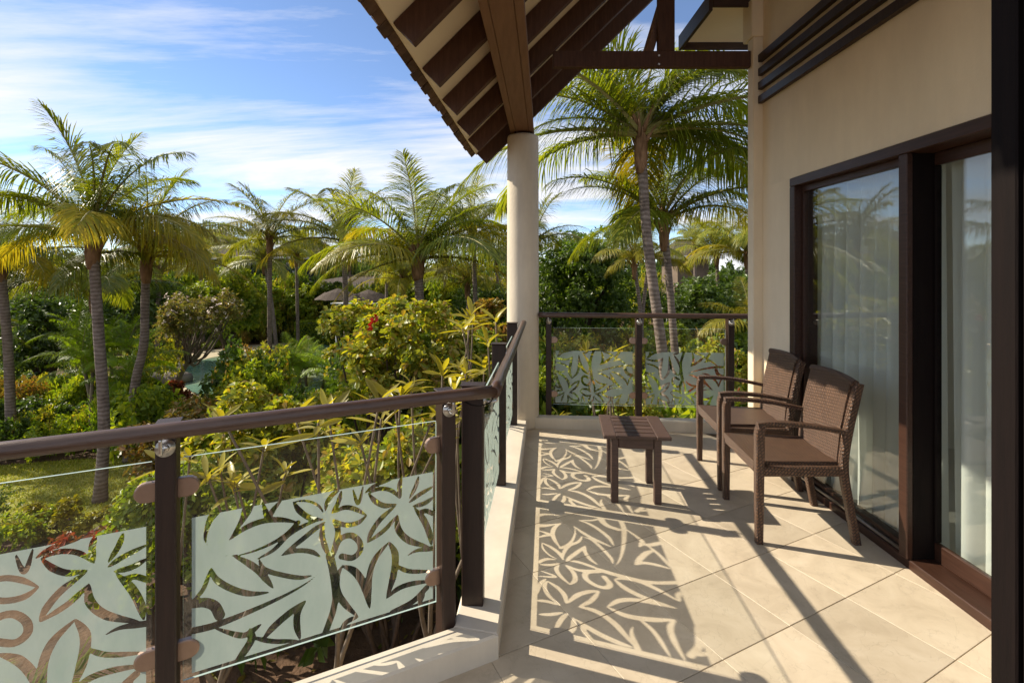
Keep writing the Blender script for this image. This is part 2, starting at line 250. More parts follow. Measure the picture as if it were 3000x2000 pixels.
# ------------------------------------------------------------------ helpers
def tag(o, label=None, cat=None, group=None, kind=None):
    if label: o['label'] = label
    if cat: o['category'] = cat
    if group: o['group'] = group
    if kind: o['kind'] = kind
    return o
def empty(name, loc, rz=0.0, label=None, cat=None, group=None, kind=None):
    o = bpy.data.objects.new(name, None); C.objects.link(o); o.empty_display_size = 0.1
    o.location = loc; o.rotation_euler = (0, 0, rz)
    return tag(o, label, cat, group, kind)
def rot(rx=0, ry=0, rz=0):
    from mathutils import Euler
    return np.array(Euler((rx, ry, rz)).to_matrix())
class MB:
    def __init__(self): self.V = []; self.F = []; self.mi = []; self.n = 0
    def add(self, V, F, mi=0):
        V = np.asarray(V, float); k = self.n
        self.V.append(V); self.n += len(V)
        for f in F: self.F.append([i + k for i in f]); self.mi.append(mi)
    def box(self, c, s, bev=0.003, Rm=None, mi=0):
        hx, hy, hz = s[0] / 2, s[1] / 2, s[2] / 2; b = min(bev, hx * .49, hy * .49, hz * .49)
        V = []; idx = {}
        for sx in (-1, 1):
            for sy in (-1, 1):
                for sz in (-1, 1):
                    for ax in range(3):
                        v = [sx * (hx - b), sy * (hy - b), sz * (hz - b)]
                        v[ax] = (sx, sy, sz)[ax] * (hx, hy, hz)[ax]
                        idx[(sx, sy, sz, ax)] = len(V); V.append(v)
        F = []
        for ax in range(3):
            a1, a2 = (ax + 1) % 3, (ax + 2) % 3
            for s_ in (-1, 1):
                q = []
                for (p1, p2) in ((-1, -1), (1, -1), (1, 1), (-1, 1)):
                    sg = [0, 0, 0]; sg[ax] = s_; sg[a1] = p1; sg[a2] = p2; q.append(idx[(*sg, ax)])
                F.append(q if s_ > 0 else q[::-1])
        for ax in range(3):
            a1, a2 = (ax + 1) % 3, (ax + 2) % 3
            for p1 in (-1, 1):
                for p2 in (-1, 1):
                    A = [0, 0, 0]; B = [0, 0, 0]; A[ax] = -1; B[ax] = 1; A[a1] = B[a1] = p1; A[a2] = B[a2] = p2
                    q = [idx[(*A, a1)], idx[(*B, a1)], idx[(*B, a2)], idx[(*A, a2)]]
                    F.append(q[::-1] if p1 * p2 > 0 else q)
        for sx in (-1, 1):
            for sy in (-1, 1):
                for sz in (-1, 1):
                    q = [idx[(sx, sy, sz, k)] for k in range(3)]
                    F.append(q if sx * sy * sz > 0 else q[::-1])
        V = np.array(V)
        if Rm is not None: V = V @ np.asarray(Rm).T
        self.add(V + np.asarray(c), F, mi); return self
    def tube(self, pts, r, n=10, cap=True, mi=0, closed=False):
        P = np.asarray(pts, float); m = len(P); r = np.broadcast_to(np.asarray(r, float), (m,))
        T = np.gradient(P, axis=0); T /= np.linalg.norm(T, axis=1)[:, None] + 1e-9
        up = np.array([0, 0, 1.0]) if abs(T[0][2]) < 0.9 else np.array([1.0, 0, 0])
        V = []; u = np.cross(T[0], up); u /= np.linalg.norm(u)
        for i in range(m):
            u = u - T[i] * (u @ T[i]); u /= np.linalg.norm(u) + 1e-9; v = np.cross(T[i], u)
            a = np.arange(n) * 2 * math.pi / n
            V.append(P[i] + r[i] * (np.cos(a)[:, None] * u + np.sin(a)[:, None] * v))
        V = np.concatenate(V); F = []
        for i in range(m - 1):
            for j in range(n):
                F.append([i * n + j, i * n + (j + 1) % n, (i + 1) * n + (j + 1) % n, (i + 1) * n + j])
        if cap: F.append(list(range(n))[::-1]); F.append([(m - 1) * n + j for j in range(n)])
        self.add(V, F, mi); return self
    def prism(self, poly, z0, z1, mi=0):
        k = len(poly); V = [(x, y, z0) for x, y in poly] + [(x, y, z1) for x, y in poly]
        F = [list(range(k))[::-1], [k + i for i in range(k)]] + [[i, (i + 1) % k, k + (i + 1) % k, k + i] for i in range(k)]
        self.add(V, F, mi); return self
    def build(self, name, mats, parent=None, smooth=False, uv=False, center=True):
        V = np.concatenate(self.V)
        return mesh_obj(name, V, self.F, mats, parent, smooth, uv, center, self.mi)
def mesh_obj(name, V, F, mats, parent=None, smooth=False, uv=False, center=True, mi=None):
    V = np.asarray(V, float)
    c = (V.min(0) + V.max(0)) / 2 if center else np.zeros(3)
    me = bpy.data.meshes.new(name)
    if isinstance(F, np.ndarray):
        nf, k = F.shape; W = (V - c).astype(np.float32)
        me.vertices.add(len(W)); me.vertices.foreach_set('co', W.ravel())
        me.loops.add(nf * k); me.loops.foreach_set('vertex_index', F.astype(np.int32).ravel())
        me.polygons.add(nf); me.polygons.foreach_set('loop_start', (np.arange(nf) * k).astype(np.int32))
        me.update(calc_edges=True)
    else:
        me.from_pydata((V - c).tolist(), [], F); me.update()
    if not isinstance(mats, (list, tuple)): mats = [mats]
    for m_ in mats: me.materials.append(m_)
    if mi is not None and len(mats) > 1: me.polygons.foreach_set('material_index', np.array(mi, np.int32))
    me.polygons.foreach_set('use_smooth', np.full(len(me.polygons), bool(smooth)))
    if uv:
        ul = me.uv_layers.new(name='UVMap'); co = np.array([v.co for v in me.vertices])
        for pl in me.polygons:
            nn_ = np.abs(np.array(pl.normal)); ax = int(nn_.argmax()); a1, a2 = ((1, 2), (0, 2), (0, 1))[ax]
            for li in pl.loop_indices:
                q = co[me.loops[li].vertex_index]; ul.data[li].uv = (q[a1], q[a2])
    o = bpy.data.objects.new(name, me); C.objects.link(o)
    o.location = c
    if parent is not None: o.parent = parent
    return o
def inst(src, parent, loc, eul=(0, 0, 0), scale=1.0, name=None):
    o = src.copy() if isinstance(src, bpy.types.Object) else bpy.data.objects.new(name, src)
    C.objects.link(o); o.parent = parent; o.location = loc; o.rotation_euler = eul
    o.scale = (scale,) * 3 if isinstance(scale, (int, float)) else scale
    return o
def copy_tree(o, parent=None):
    c = o.copy(); C.objects.link(c); c.parent = parent
    for ch in list(o.children): copy_tree(ch, c)
    return c
def spline(P, n):
    P = np.asarray(P, float); m = len(P)
    if m == 2: return P[0] + (P[1] - P[0]) * np.linspace(0, 1, n)[:, None]
    Q = np.vstack([2 * P[0] - P[1], P, 2 * P[-1] - P[-2]]); out = []
    for t_ in np.linspace(0, m - 1, n):
        i = min(int(t_), m - 2); f = t_ - i; p0, p1, p2, p3 = Q[i:i + 4]
        out.append(0.5 * (2 * p1 + (p2 - p0) * f + (2 * p0 - 5 * p1 + 4 * p2 - p3) * f * f + (3 * p1 - p0 - 3 * p2 + p3) * f ** 3))
    return np.array(out)
def nrm(A): return A / (np.linalg.norm(A, axis=-1, keepdims=True) + 1e-9)
GZ = -3.2

# ================================================================== BALCONY STRUCTURE
AG = R(26.5); AX = np.array([math.cos(AG), math.sin(AG)]); NX = np.array([-math.sin(AG), math.cos(AG)])
def sn_(s, n): return s * AX + n * NX
def clip(poly, nx, ny, d):                 # keep nx*x+ny*y <= d
    out = []
    for i in range(len(poly)):
        a, b = poly[i], poly[(i + 1) % len(poly)]; da = nx * a[0] + ny * a[1] - d; db = nx * b[0] + ny * b[1] - d
        if da <= 0: out.append(a)
        if da * db < 0: t_ = da / (da - db); out.append((a[0] + (b[0] - a[0]) * t_, a[1] + (b[1] - a[1]) * t_))
    return out
def inset(poly, d):
    k = len(poly); out = []; ar = sum(poly[i][0] * poly[(i + 1) % k][1] - poly[(i + 1) % k][0] * poly[i][1] for i in range(k)); sg = 1 if ar > 0 else -1
    for i in range(k):
        p0, p1, p2 = (np.array(poly[(i + j) % k], float) for j in (-1, 0, 1))
        d1 = nrm(p1 - p0); d2 = nrm(p2 - p1); m1 = sg * np.array([-d1[1], d1[0]]); m2 = sg * np.array([-d2[1], d2[0]])
        b = m1 + m2; b = b / max(0.3, 1 + m1 @ m2); out.append(tuple(p1 + b * d))
    return out
def bevel_prism(mb, poly, z0, z1, b):
    k = len(poly); q = inset(poly, b)
    V = [(x, y, z0) for x, y in poly] + [(x, y, z1 - b) for x, y in poly] + [(x, y, z1) for x, y in q]
    F = [[2 * k + i for i in range(k)], list(range(k))[::-1]]
    for l in (0, 1):
        F += [[l * k + i, l * k + (i + 1) % k, (l + 1) * k + (i + 1) % k, (l + 1) * k + i] for i in range(k)]
    mb.add(V, F)
K2 = lambda y, x0: x0 + 0.071 * (y - 1.894)            # lines parallel to the second kerb
corner_in = (-0.052, 1.894)
# intersection of the outer faces of both kerbs
def isect_n_k(n, x0):
    s = (x0 - 0.071 * (1.894 - n * NX[1]) - n * NX[0]) / (AX[0] - 0.071 * AX[1]); return tuple(sn_(s, n))
ci = isect_n_k(1.718, -0.052); cof = isect_n_k(1.836, -0.235)
slab_poly = [tuple(sn_(-2.3, 1.836)), (-1.4, -0.6), (5.8, -0.6), (5.8, 4.3), (2.3, 4.545), (0.0, 4.75), (K2(4.75, -0.235), 4.75), cof]
slab_poly = slab_poly[::-1]
mb = MB(); mb.prism(slab_poly, -0.38, -0.012)
floor = tag(mb.build('balcony_floor', M['grout']), 'tiled balcony floor of sandy square tiles', None, None, 'structure')
# every floor tile its own piece
for i in range(-6, 9):
    for j in range(-4, 13):
        s0, n0 = -0.03 + 0.4 * i, 0.13 + 0.4 * j
        poly = [tuple(sn_(s, n)) for s, n in ((s0 + .0008, n0 + .0016), (s0 + .3992, n0 + .0016), (s0 + .3992, n0 + .3984), (s0 + .0008, n0 + .3984))]
        for (a, b, d) in ((NX[0], NX[1], 1.75) if n0 < 1.7 else (-1, 0.071, 0.071 * 1.894 + 0.052 + 0.03), (0.08, 1, 4.66), (1, 0, 2.0), (0, -1, -0.7)):
            poly = clip(poly, a, b, d)
            if len(poly) < 3: break
        if len(poly) < 3: continue
        ar = abs(sum(poly[k][0] * poly[(k + 1) % len(poly)][1] - poly[(k + 1) % len(poly)][0] * poly[k][1] for k in range(len(poly)))) / 2
        if ar < 0.004: continue
        mb = MB(); dz = random.uniform(-.0006, .0006); bevel_prism(mb, poly, -0.016, dz, 0.0012)
        o = mb.build('tile', M['tile']); o.parent = floor; o.location = Vector(o.location) - floor.location
# kerbs
def kerb(poly, zt):
    mb = MB(); bevel_prism(mb, poly, -0.008, zt, 0.008)
    return tag(mb.build('kerb', M['kerb']), kind='structure')
kerb([ci, cof, tuple(sn_(-2.3, 1.836)), tuple(sn_(-2.3, 1.718))], 0.095)
kerb([ci, (K2(4.66, -0.052), 4.66), (K2(4.66, -0.235), 4.66), cof], 0.095 - 0.0015)
kerb([(0.0, 4.64), (2.35, 4.452), (2.35, 4.56), (0.0, 4.745)], 0.102)
# column with its steel shoe
col = empty('column', (0.105, 4.73, 0), 0, 'round cream rendered column carrying the brown roof beam', 'column')
mb = MB(); zs_ = [0.0, 0.02, 0.6, 1.4, 2.2, 2.74, 2.765, 2.77]; rs_ = [0.156, 0.154, 0.153, 0.152, 0.151, 0.150, 0.145, 0.13]
mb.tube([(0, 0, z) for z in zs_], rs_, 40); o = mb.build('shaft', M['column'], col, True)
mb = MB(); mb.box((0, 0, 2.785), (0.13, 0.13, 0.03), 0.002); mb.box((-0.075, -0.06, 2.80), (0.012, 0.05, 0.08), 0.002); mb.box((0.075, -0.06, 2.80), (0.012, 0.05, 0.08), 0.002)
mb.build('bracket', M['jamb'], col)

# ------------------------------------------------------------------ railings
PAT = [([(0.054,0.794),(0.046,0.86),(0.062,0.962),(0.085,1.009)],10.3,1),([(0.202,1.008),(0.178,0.92),(0.13,0.806)],13.5,2),([(0.13,0.806),(0.185,0.862),(0.254,0.886),(0.325,0.869),(0.391,0.825)],8.4,0),([(0.391,0.825),(0.347,0.762),(0.275,0.714),(0.185,0.691),(0.093,0.714)],7.3,2),([(0.144,0.698),(0.198,0.626),(0.24,0.552),(0.268,0.482),(0.293,0.412)],9.5,0),([(0.066,0.649),(0.085,0.565),(0.138,0.48),(0.205,0.415),(0.278,0.389)],8.9,0),([(0.066,0.649),(0.04,0.525),(0.001,0.458)],6.0,0),([(0.005,0.446),(0.046,0.432),(0.079,0.392),(0.097,0.322)],13.4,3),([(0.238,0.634),(0.261,0.555),(0.325,0.489),(0.398,0.436),(0.447,0.428)],7.2,0),([(-0.01,0.273),(0.072,0.266),(0.171,0.285),(0.282,0.318),(0.369,0.353),(0.436,0.393),(0.485,0.442)],9.9,2),([(0.233,0.636),(0.296,0.673),(0.354,0.752),(0.421,0.798),(0.493,0.815)],6.6,0),([(0.325,0.62),(0.398,0.69),(0.458,0.751),(0.503,0.788)],8.0,0),([(0.325,0.623),(0.383,0.631),(0.443,0.6),(0.483,0.546)],7.3,0),([(0.372,0.978),(0.398,0.904),(0.443,0.836),(0.493,0.807)],8.6,0),([(0.372,0.978),(0.428,0.964),(0.474,0.915),(0.498,0.849)],4.0,0),([(0.503,0.867),(0.512,0.93),(0.536,0.976),(0.564,0.996)],7.4,0),([(0.53,0.838),(0.556,0.902),(0.572,0.991)],7.4,0),([(0.54,0.841),(0.584,0.863),(0.632,0.835),(0.684,0.769)],7.6,0),([(0.684,0.769),(0.641,0.73),(0.584,0.738),(0.536,0.795)],8.0,0),([(0.495,0.784),(0.489,0.7),(0.501,0.616),(0.522,0.527)],8.7,0),([(0.534,0.789),(0.556,0.714),(0.55,0.636),(0.522,0.527)],8.7,0),([(0.522,0.541),(0.536,0.428),(0.546,0.303),(0.55,0.207)],12.1,3),([(0.55,0.247),(0.536,0.134),(0.52,0.062),(0.503,-0.009)],10.0,3),([(0.536,0.548),(0.564,0.638),(0.612,0.65),(0.649,0.59),(0.653,0.52),(0.62,0.482),(0.572,0.513)],9.4,3),([(0.69,0.932),(0.741,0.95),(0.797,0.918),(0.841,0.84)],7.1,0),([(0.69,0.932),(0.724,0.859),(0.767,0.813),(0.821,0.805)],8.5,0),([(0.841,0.847),(0.835,0.934),(0.845,1.009)],7.8,0),([(0.883,0.826),(0.913,0.91),(0.929,0.988)],7.2,0),([(0.881,0.798),(0.927,0.84),(1.006,0.887)],7.3,0),([(0.899,0.763),(0.954,0.766),(1.006,0.8)],8.0,0),([(0.824,0.726),(0.83,0.611),(0.881,0.505),(0.982,0.414)],10.9,0),([(0.907,0.751),(0.954,0.636),(0.982,0.523),(0.993,0.424)],10.9,0),([(0.819,0.798),(0.75,0.725),(0.707,0.643),(0.686,0.566)],8.9,0),([(0.824,0.719),(0.767,0.634),(0.686,0.566)],7.6,0),([(0.786,0.532),(0.726,0.442),(0.697,0.33),(0.692,0.194),(0.697,0.074)],10.3,0),([(0.786,0.532),(0.815,0.419),(0.806,0.267),(0.775,0.11)],11.9,0),([(0.576,0.444),(0.632,0.372),(0.674,0.244),(0.697,0.074)],11.7,0),([(0.576,0.444),(0.552,0.367),(0.556,0.258),(0.592,0.147),(0.645,0.036)],10.2,0),([(0.645,0.036),(0.6,0.028),(0.568,-0.01)],8.1,0),([(0.81,0.35),(0.881,0.269),(0.999,0.217)],7.3,0),([(0.862,0.385),(0.918,0.412),(1.001,0.396)],8.8,1),([(0.774,0.111),(0.828,0.158),(0.899,0.165),(1.001,0.139)],8.8,0),([(0.968,0.1),(0.899,0.025),(0.801,-0.012)],9.9,3),([(0.956,0.062),(0.927,-0.017)],7.9,0),([(0.422,0.263),(0.354,0.205),(0.296,0.145),(0.254,0.079)],10.7,0),([(0.422,0.263),(0.391,0.2),(0.387,0.104),(0.4,0.0)],9.7,0),([(0.248,0.187),(0.212,0.158),(0.171,0.152),(0.075,0.254)],8.5,0),([(0.205,0.18),(0.212,0.108),(0.185,0.036),(0.138,-0.049)],11.1,0),([(0.205,0.124),(0.296,0.044),(0.391,-0.001)],7.1,0),([(0.254,1.012),(0.264,0.951),(0.275,0.907),(0.296,0.953),(0.329,1.012)],8.3,0),([(0.62,0.989),(0.645,0.872),(0.669,1.001)],5.5,0),([(0.674,0.938),(0.724,0.983),(0.801,1.001)],6.3,0),([(0.931,0.702),(0.964,0.705),(1.001,0.67)],8.0,3)]
def frost_mesh(name, W, H, flip=(False, False), res=0.0042, keepW=0.803):
    nx, ny = int(W / res), int(H / res); xs = np.linspace(0, W, nx + 1); ys = np.linspace(0, H, ny + 1)
    GX, GY = np.meshgrid(xs, ys, indexing='ij'); D = np.full(GX.shape, 9.0); SX = W
    for pts, r, tp in PAT:
        P = spline(pts, 26 if len(pts) > 2 else 18); u = np.linspace(0, 1, len(P)); rr = r / 1000 * 1.14
        if tp == 0: rad = rr * np.sqrt(np.clip(np.minimum(u, 1 - u) / 0.30, 0.02, 1))
        elif tp == 1: rad = rr * np.clip(u / 0.8, 0.05, 1)
        elif tp == 2: rad = rr * np.clip((1 - u) / 0.8, 0.05, 1)
        else: rad = np.full(len(P), rr)
        px = P[:, 0] * W; py = P[:, 1] * H
        if flip[0]: px = W - px
        if flip[1]: py = H - py
        for k in range(len(P) - 1):            # tapered capsules
            ax, ay, bx, by = px[k], py[k], px[k + 1], py[k + 1]; dx, dy = bx - ax, by - ay; ll = dx * dx + dy * dy + 1e-12
            i0 = max(0, int((min(ax, bx) - .03) / res)); i1 = min(nx + 1, int((max(ax, bx) + .03) / res) + 2)
            j0 = max(0, int((min(ay, by) - .03) / res)); j1 = min(ny + 1, int((max(ay, by) + .03) / res) + 2)
            if i1 <= i0 or j1 <= j0: continue
            x_ = GX[i0:i1, j0:j1]; y_ = GY[i0:i1, j0:j1]; h = np.clip(((x_ - ax) * dx + (y_ - ay) * dy) / ll, 0, 1)
            d = np.hypot(x_ - ax - h * dx, y_ - ay - h * dy) - (rad[k] + (rad[k + 1] - rad[k]) * h)
            D[i0:i1, j0:j1] = np.minimum(D[i0:i1, j0:j1], d)
    V = []; F = []; vid = {}
    def vv(x, y):
        k = (round(x * 1e5), round(y * 1e5))
        if k not in vid: vid[k] = len(V); V.append((x, 0.0, y))
        return vid[k]
    ins = D > 0; full = ins[:-1, :-1] & ins[1:, :-1] & ins[1:, 1:] & ins[:-1, 1:]; anyc = ins[:-1, :-1] | ins[1:, :-1] | ins[1:, 1:] | ins[:-1, 1:]
    for j in range(ny):
        i = 0
        while i < nx:
            if full[i, j]:
                k = i
                while k < nx and full[k, j] and k - i < 40: k += 1
                F.append([vv(xs[i], ys[j]), vv(xs[k], ys[j]), vv(xs[k], ys[j + 1]), vv(xs[i], ys[j + 1])]); i = k; continue
            if anyc[i, j]:
                c = [(i, j), (i + 1, j), (i + 1, j + 1), (i, j + 1)]; q = []
                for a in range(4):
                    A, B = c[a], c[(a + 1) % 4]; da, db = D[A], D[B]
                    if da > 0: q.append(vv(xs[A[0]], ys[A[1]]))
                    if (da > 0) != (db > 0):
                        h = da / (da - db); q.append(vv(xs[A[0]] + (xs[B[0]] - xs[A[0]]) * h, ys[A[1]] + (ys[B[1]] - ys[A[1]]) * h))
                q = [q[a] for a in range(len(q)) if q[a] != q[a - 1]]
                if len(q) >= 3: F.append(q)
            i += 1
    me = bpy.data.meshes.new(name); me.from_pydata(V, [], F); me.update(); me.materials.append(M['frost']); return me
def d_shape(n=9, L=0.060, h=0.031, th=0.016):
    # D-shaped glass clamp: square at the post, round on the glass, in local x, z; thickness along y
    a = np.linspace(-math.pi / 2, math.pi / 2, n); P = [(0, -h), (L - h, -h)] + [(L - h + h * math.cos(q), h * math.sin(q)) for q in a[1:-1]] + [(L - h, h), (0, h)]
    k = len(P); V = [(x, -th / 2, z) for x, z in P] + [(x, th / 2, z) for x, z in P]
    c = [(x * .93, -th / 2 - .003, z * .9) for x, z in P]
    V += c; F = [[2 * k + i for i in range(k)], [k + i for i in range(k)][::-1]] + [[i, (i + 1) % k, k + (i + 1) % k, k + i] for i in range(k)] + [[2 * k + i, 2 * k + (i + 1) % k, (i + 1) % k, i] for i in range(k)]
    me = bpy.data.meshes.new('clamp'); me.from_pydata(V, [], F); me.update(); me.materials.append(M['clamp']); return me
CLAMP = d_shape()
def railing(label, O, ang, posts, zr, panels, rx0, rx1, zb=0.18, zt=0.896, pw=0.055, pz0=-0.2, flips=None, cap_end=False, group='glass balustrade sections'):
    root = empty('balcony_railing', (O[0], O[1], 0), ang, label, 'railing', group)
    mb = MB(); n = 24; xs = np.linspace(rx0, rx1, n)
    mb.tube([(x, -0.06 + 0.001 * math.sin(x * 5), zr) for x in xs], 0.0245, 20); h = mb.build('handrail', M['rail'], root, True)
    for px, py, ptwist, z0 in posts:
        mb = MB(); Rm = rot(0, 0, ptwist)
        mb.box((px, py + 0.045, (z0 + zr - 0.008) / 2), (pw, 0.09, zr - 0.008 - z0), 0.004, Rm); po = mb.build('post', M['post'], root)
        mb = MB(); mb.box((px, py + 0.045, zr - 0.0045), (pw + 0.014, 0.102, 0.006), 0.002, Rm); cp = mb.build('cap', M['post']); cp.parent = po; cp.location = Vector(cp.location) - po.location
        mb = MB(); zc = zr - 0.068
        mb.tube([(px, py - 0.0005, zc), (px, py - 0.007, zc)], 0.027, 24)
        mb.tube([(px, py - 0.007, zc), (px, py - 0.012, zc)], [0.012, 0.009], 14)
        mb.tube(spline([(px - .004, py - 0.010, zc - .006), (px - .004, py - 0.052, zc - 0.004), (px - .004, py - 0.058, zc + 0.012), (px - .004, py - 0.06, zr - 0.022)], 14), 0.005, 10)
        mb.build('bracket', M['steel'], root, True)
    for pi, (x0, x1) in enumerate(panels):
        mb = MB(); W = x1 - x0; H = zt - zb; xc = (x0 + x1) / 2; zc = (zb + zt) / 2
        V = [(x, y, z) for x in (x0, x1) for y in (0.041, 0.049) for z in (zb, zt)]
        mb.add(V, [[0, 4, 5, 1], [2, 3, 7, 6]], 0); mb.add(V, [[0, 1, 3, 2], [4, 6, 7, 5], [0, 2, 6, 4], [1, 5, 7, 3]], 1)
        g = mb.build('glass_panel', [M['glass'], M['edge']], root)
        fw, fh = W - 0.038, 0.50; key = (round(fw, 3), (flips or [(False, False)] * 9)[pi])
        if key not in FROST: FROST[key] = frost_mesh('frosted_pattern', fw, fh, key[1])
        f = bpy.data.objects.new('frosted_pattern', FROST[key]); C.objects.link(f); f.parent = g; f.location = Vector((x0 + 0.024, 0.0398, zb + 0.018)) - g.location
        for zc in (zb + 0.10, zb + 0.622):
            for side in (0, 1):
                c = bpy.data.objects.new('clamp', CLAMP); C.objects.link(c); c.parent = root
                c.location = (x0 - 0.014 if side == 0 else x1 + 0.014, 0.045, zc); c.scale = (1 if side == 0 else -1, 1, 1)
    return root
FROST = {}
P0 = sn_(0, 1.84)
r1 = railing('nearest frosted flower glass railing, crossing the lower left of the balcony', P0, AG, [(-1.20, 0, 0, -0.3), (-0.28, 0, 0, -0.3), (0.642, 0, 0, -0.3)], 1.015,
        [(-1.158, -0.322), (-0.24, 0.602)], -1.9, 0.812)
mb = MB(); mb.tube([(0.800, -0.06, 1.015), (0.815, -0.06, 1.015), (0.827, -0.06, 1.015), (0.833, -0.06, 1.015)], [0.0248, 0.0245, 0.017, 0.004], 20); mb.build('end_cap', M['rail'], r1, True)
mb = MB(); mb.tube(spline([(0.69, 0.0, 0.985), (0.72, -0.03, 0.965), (0.76, -0.05, 0.962), (0.795, -0.06, 0.975), (0.80, -0.06, 0.995)], 18), 0.003, 8); mb.build('wire_loop', M['jamb'], r1, True)
r2 = railing('glass railing receding from the corner post to the cream column', (-0.125, 2.0), R(90) - 0.0698, [(0.08, 0, 0, 0.09), (1.22, 0, 0, 0.09), (2.46, 0, 0, 0.09)], 1.015,
        [(0.126, 1.178), (1.26, 2.418)], -0.06, 2.44, flips=[(True, True), (True, True)], pw=0.06)
r3 = railing('far glass railing between the column and the cream wall', (0.352, 4.725), R(-4.6), [(0, 0, 0, 0.09), (0.855, 0, 0, 0.09), (1.70, 0, 0, 0.09)], 1.062,
        [(0.042, 0.813), (0.897, 1.658)], -0.095, 2.1, zb=0.19, zt=0.93, flips=[(True, True), (True, True)], pw=0.055)

# ------------------------------------------------------------------ wall with louvres
wall = empty('balcony_wall', (1.98, 3.0, 0), 0, 'cream rendered villa wall with four dark louvre slats above the door', 'wall')
def wb(lo, hi, name, mat, parent, bev=0.004):
    mb = MB(); lo = np.array(lo, float); hi = np.array(hi, float); mb.box((lo + hi) / 2 - np.array(parent.location), hi - lo, bev); return mb.build(name, mat, parent)
wb((1.98, 0.3, 2.14), (2.14, 3.884, 5.4), 'wall_panel', M['cream'], wall, 0.0002)
wb((1.98, 3.502, -0.01), (2.14, 3.884, 2.1398), 'wall_panel', M['cream'], wall, 0.0002)
wb((1.904, 3.885, -0.02), (2.14, 3.977, 3.33), 'pilaster', M['cream'], wall, 0.006)
wb((1.890, 3.878, 3.331), (2.14, 4.03, 3.63), 'pilaster_head', M['cream'], wall, 0.006)
for i in range(4):
    z = 2.80 + 0.109 * i
    wb((1.942, 0.4, z), (1.979, 3.90, z + 0.060), 'slat', M['post'], wall, 0.003)
# small flat soffit bracket past the wall end
sf = empty('soffit_hood', (1.9, 4.25, 3.62), 0, 'small flat cream soffit with dark fascia boards above the wall end', 'soffit')
wb((1.60, 3.95, 3.622), (2.6, 4.62, 3.66), 'soffit_panel', M['soffit'], sf)
wb((1.575, 3.93, 3.56), (1.605, 4.66, 3.70), 'fascia', M['timber'], sf)
wb((1.606, 4.622, 3.56), (2.6, 4.652, 3.70), 'fascia', M['timber'], sf)
wb((1.606, 3.93, 3.59), (1.975, 3.949, 3.70), 'fascia', M['timber'], sf)
# ------------------------------------------------------------------ sliding door
door = empty('sliding_door', (2.03, 2.2, 0), 0, 'dark timber framed sliding glass door in the cream wall', 'door')
wb((1.972, 0.5, 2.078), (2.139, 3.499, 2.137), 'door_head', M['door'], door)
wb((1.972, 3.440, 0.047), (2.139, 3.499, 2.077), 'side_jamb', M['door'], door)
wb((1.972, 2.459, 0.047), (2.004, 2.513, 2.077), 'mullion', M['door'], door)
wb((2.0045, 2.462, 0.047), (2.139, 2.511, 2.077), 'mullion_shaded_side', M['jamb'], door, 0.002)  # mullion's side face, its shade put into the colour as near-black timber
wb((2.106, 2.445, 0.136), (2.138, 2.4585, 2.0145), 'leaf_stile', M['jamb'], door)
wb((1.984, 0.5, -0.006), (2.139, 3.499, 0.046), 'threshold', M['door'], door)
wb((2.000, 2.514, 0.0465), (2.012, 3.439, 0.062), 'track', M['steel'], door, 0.002)
fx = wb((2.040, 2.5135, 0.055), (2.046, 3.4395, 2.07), 'glass_pane', M['pane'], door, 0.0005)
for nm, lo, hi in (('pane_trim', (2.025, 2.5145, 2.035), (2.06, 3.4385, 2.0765)), ('pane_trim', (2.025, 2.5145, 0.063), (2.06, 3.4385, 0.085)), ('pane_trim', (2.025, 3.415, 0.086), (2.06, 3.4385, 2.034))):
    wb(lo, hi, nm, M['door'], door, 0.002)
wb((2.108, 0.5, 0.0475), (2.136, 2.4585, 0.135), 'bottom_rail', M['door'], door)
wb((2.108, 0.5, 2.015), (2.136, 2.4585, 2.0765), 'top_rail', M['door'], door)
wb((2.118, 0.5, 0.1355), (2.124, 2.4585, 2.0145), 'glass_pane', M['pane'], door, 0.0005)
# near jamb of the doorway the picture was taken from
jb = empty('door_jamb', (0.66, 0.58, 0), 0, 'black brown door jamb filling the right edge, close up', 'door frame')
wb((0.600, 0.585, 0), (0.70, 0.618, 2.6), 'jamb_board', M['jamb'], jb, 0.002)
wb((0.606, 0.578, 0), (0.70, 0.584, 2.6), 'jamb_groove', M['jamb'], jb, 0.001)
wb((0.600, 0.530, 0), (0.70, 0.577, 2.6), 'jamb_board', M['jamb'], jb, 0.002)
wb((0.612, 0.522, 0), (0.70, 0.529, 2.6), 'jamb_groove', M['jamb'], jb, 0.001)
wb((0.604, 0.44, 0), (0.70, 0.521, 2.6), 'jamb_board', M['jamb'], jb, 0.002)
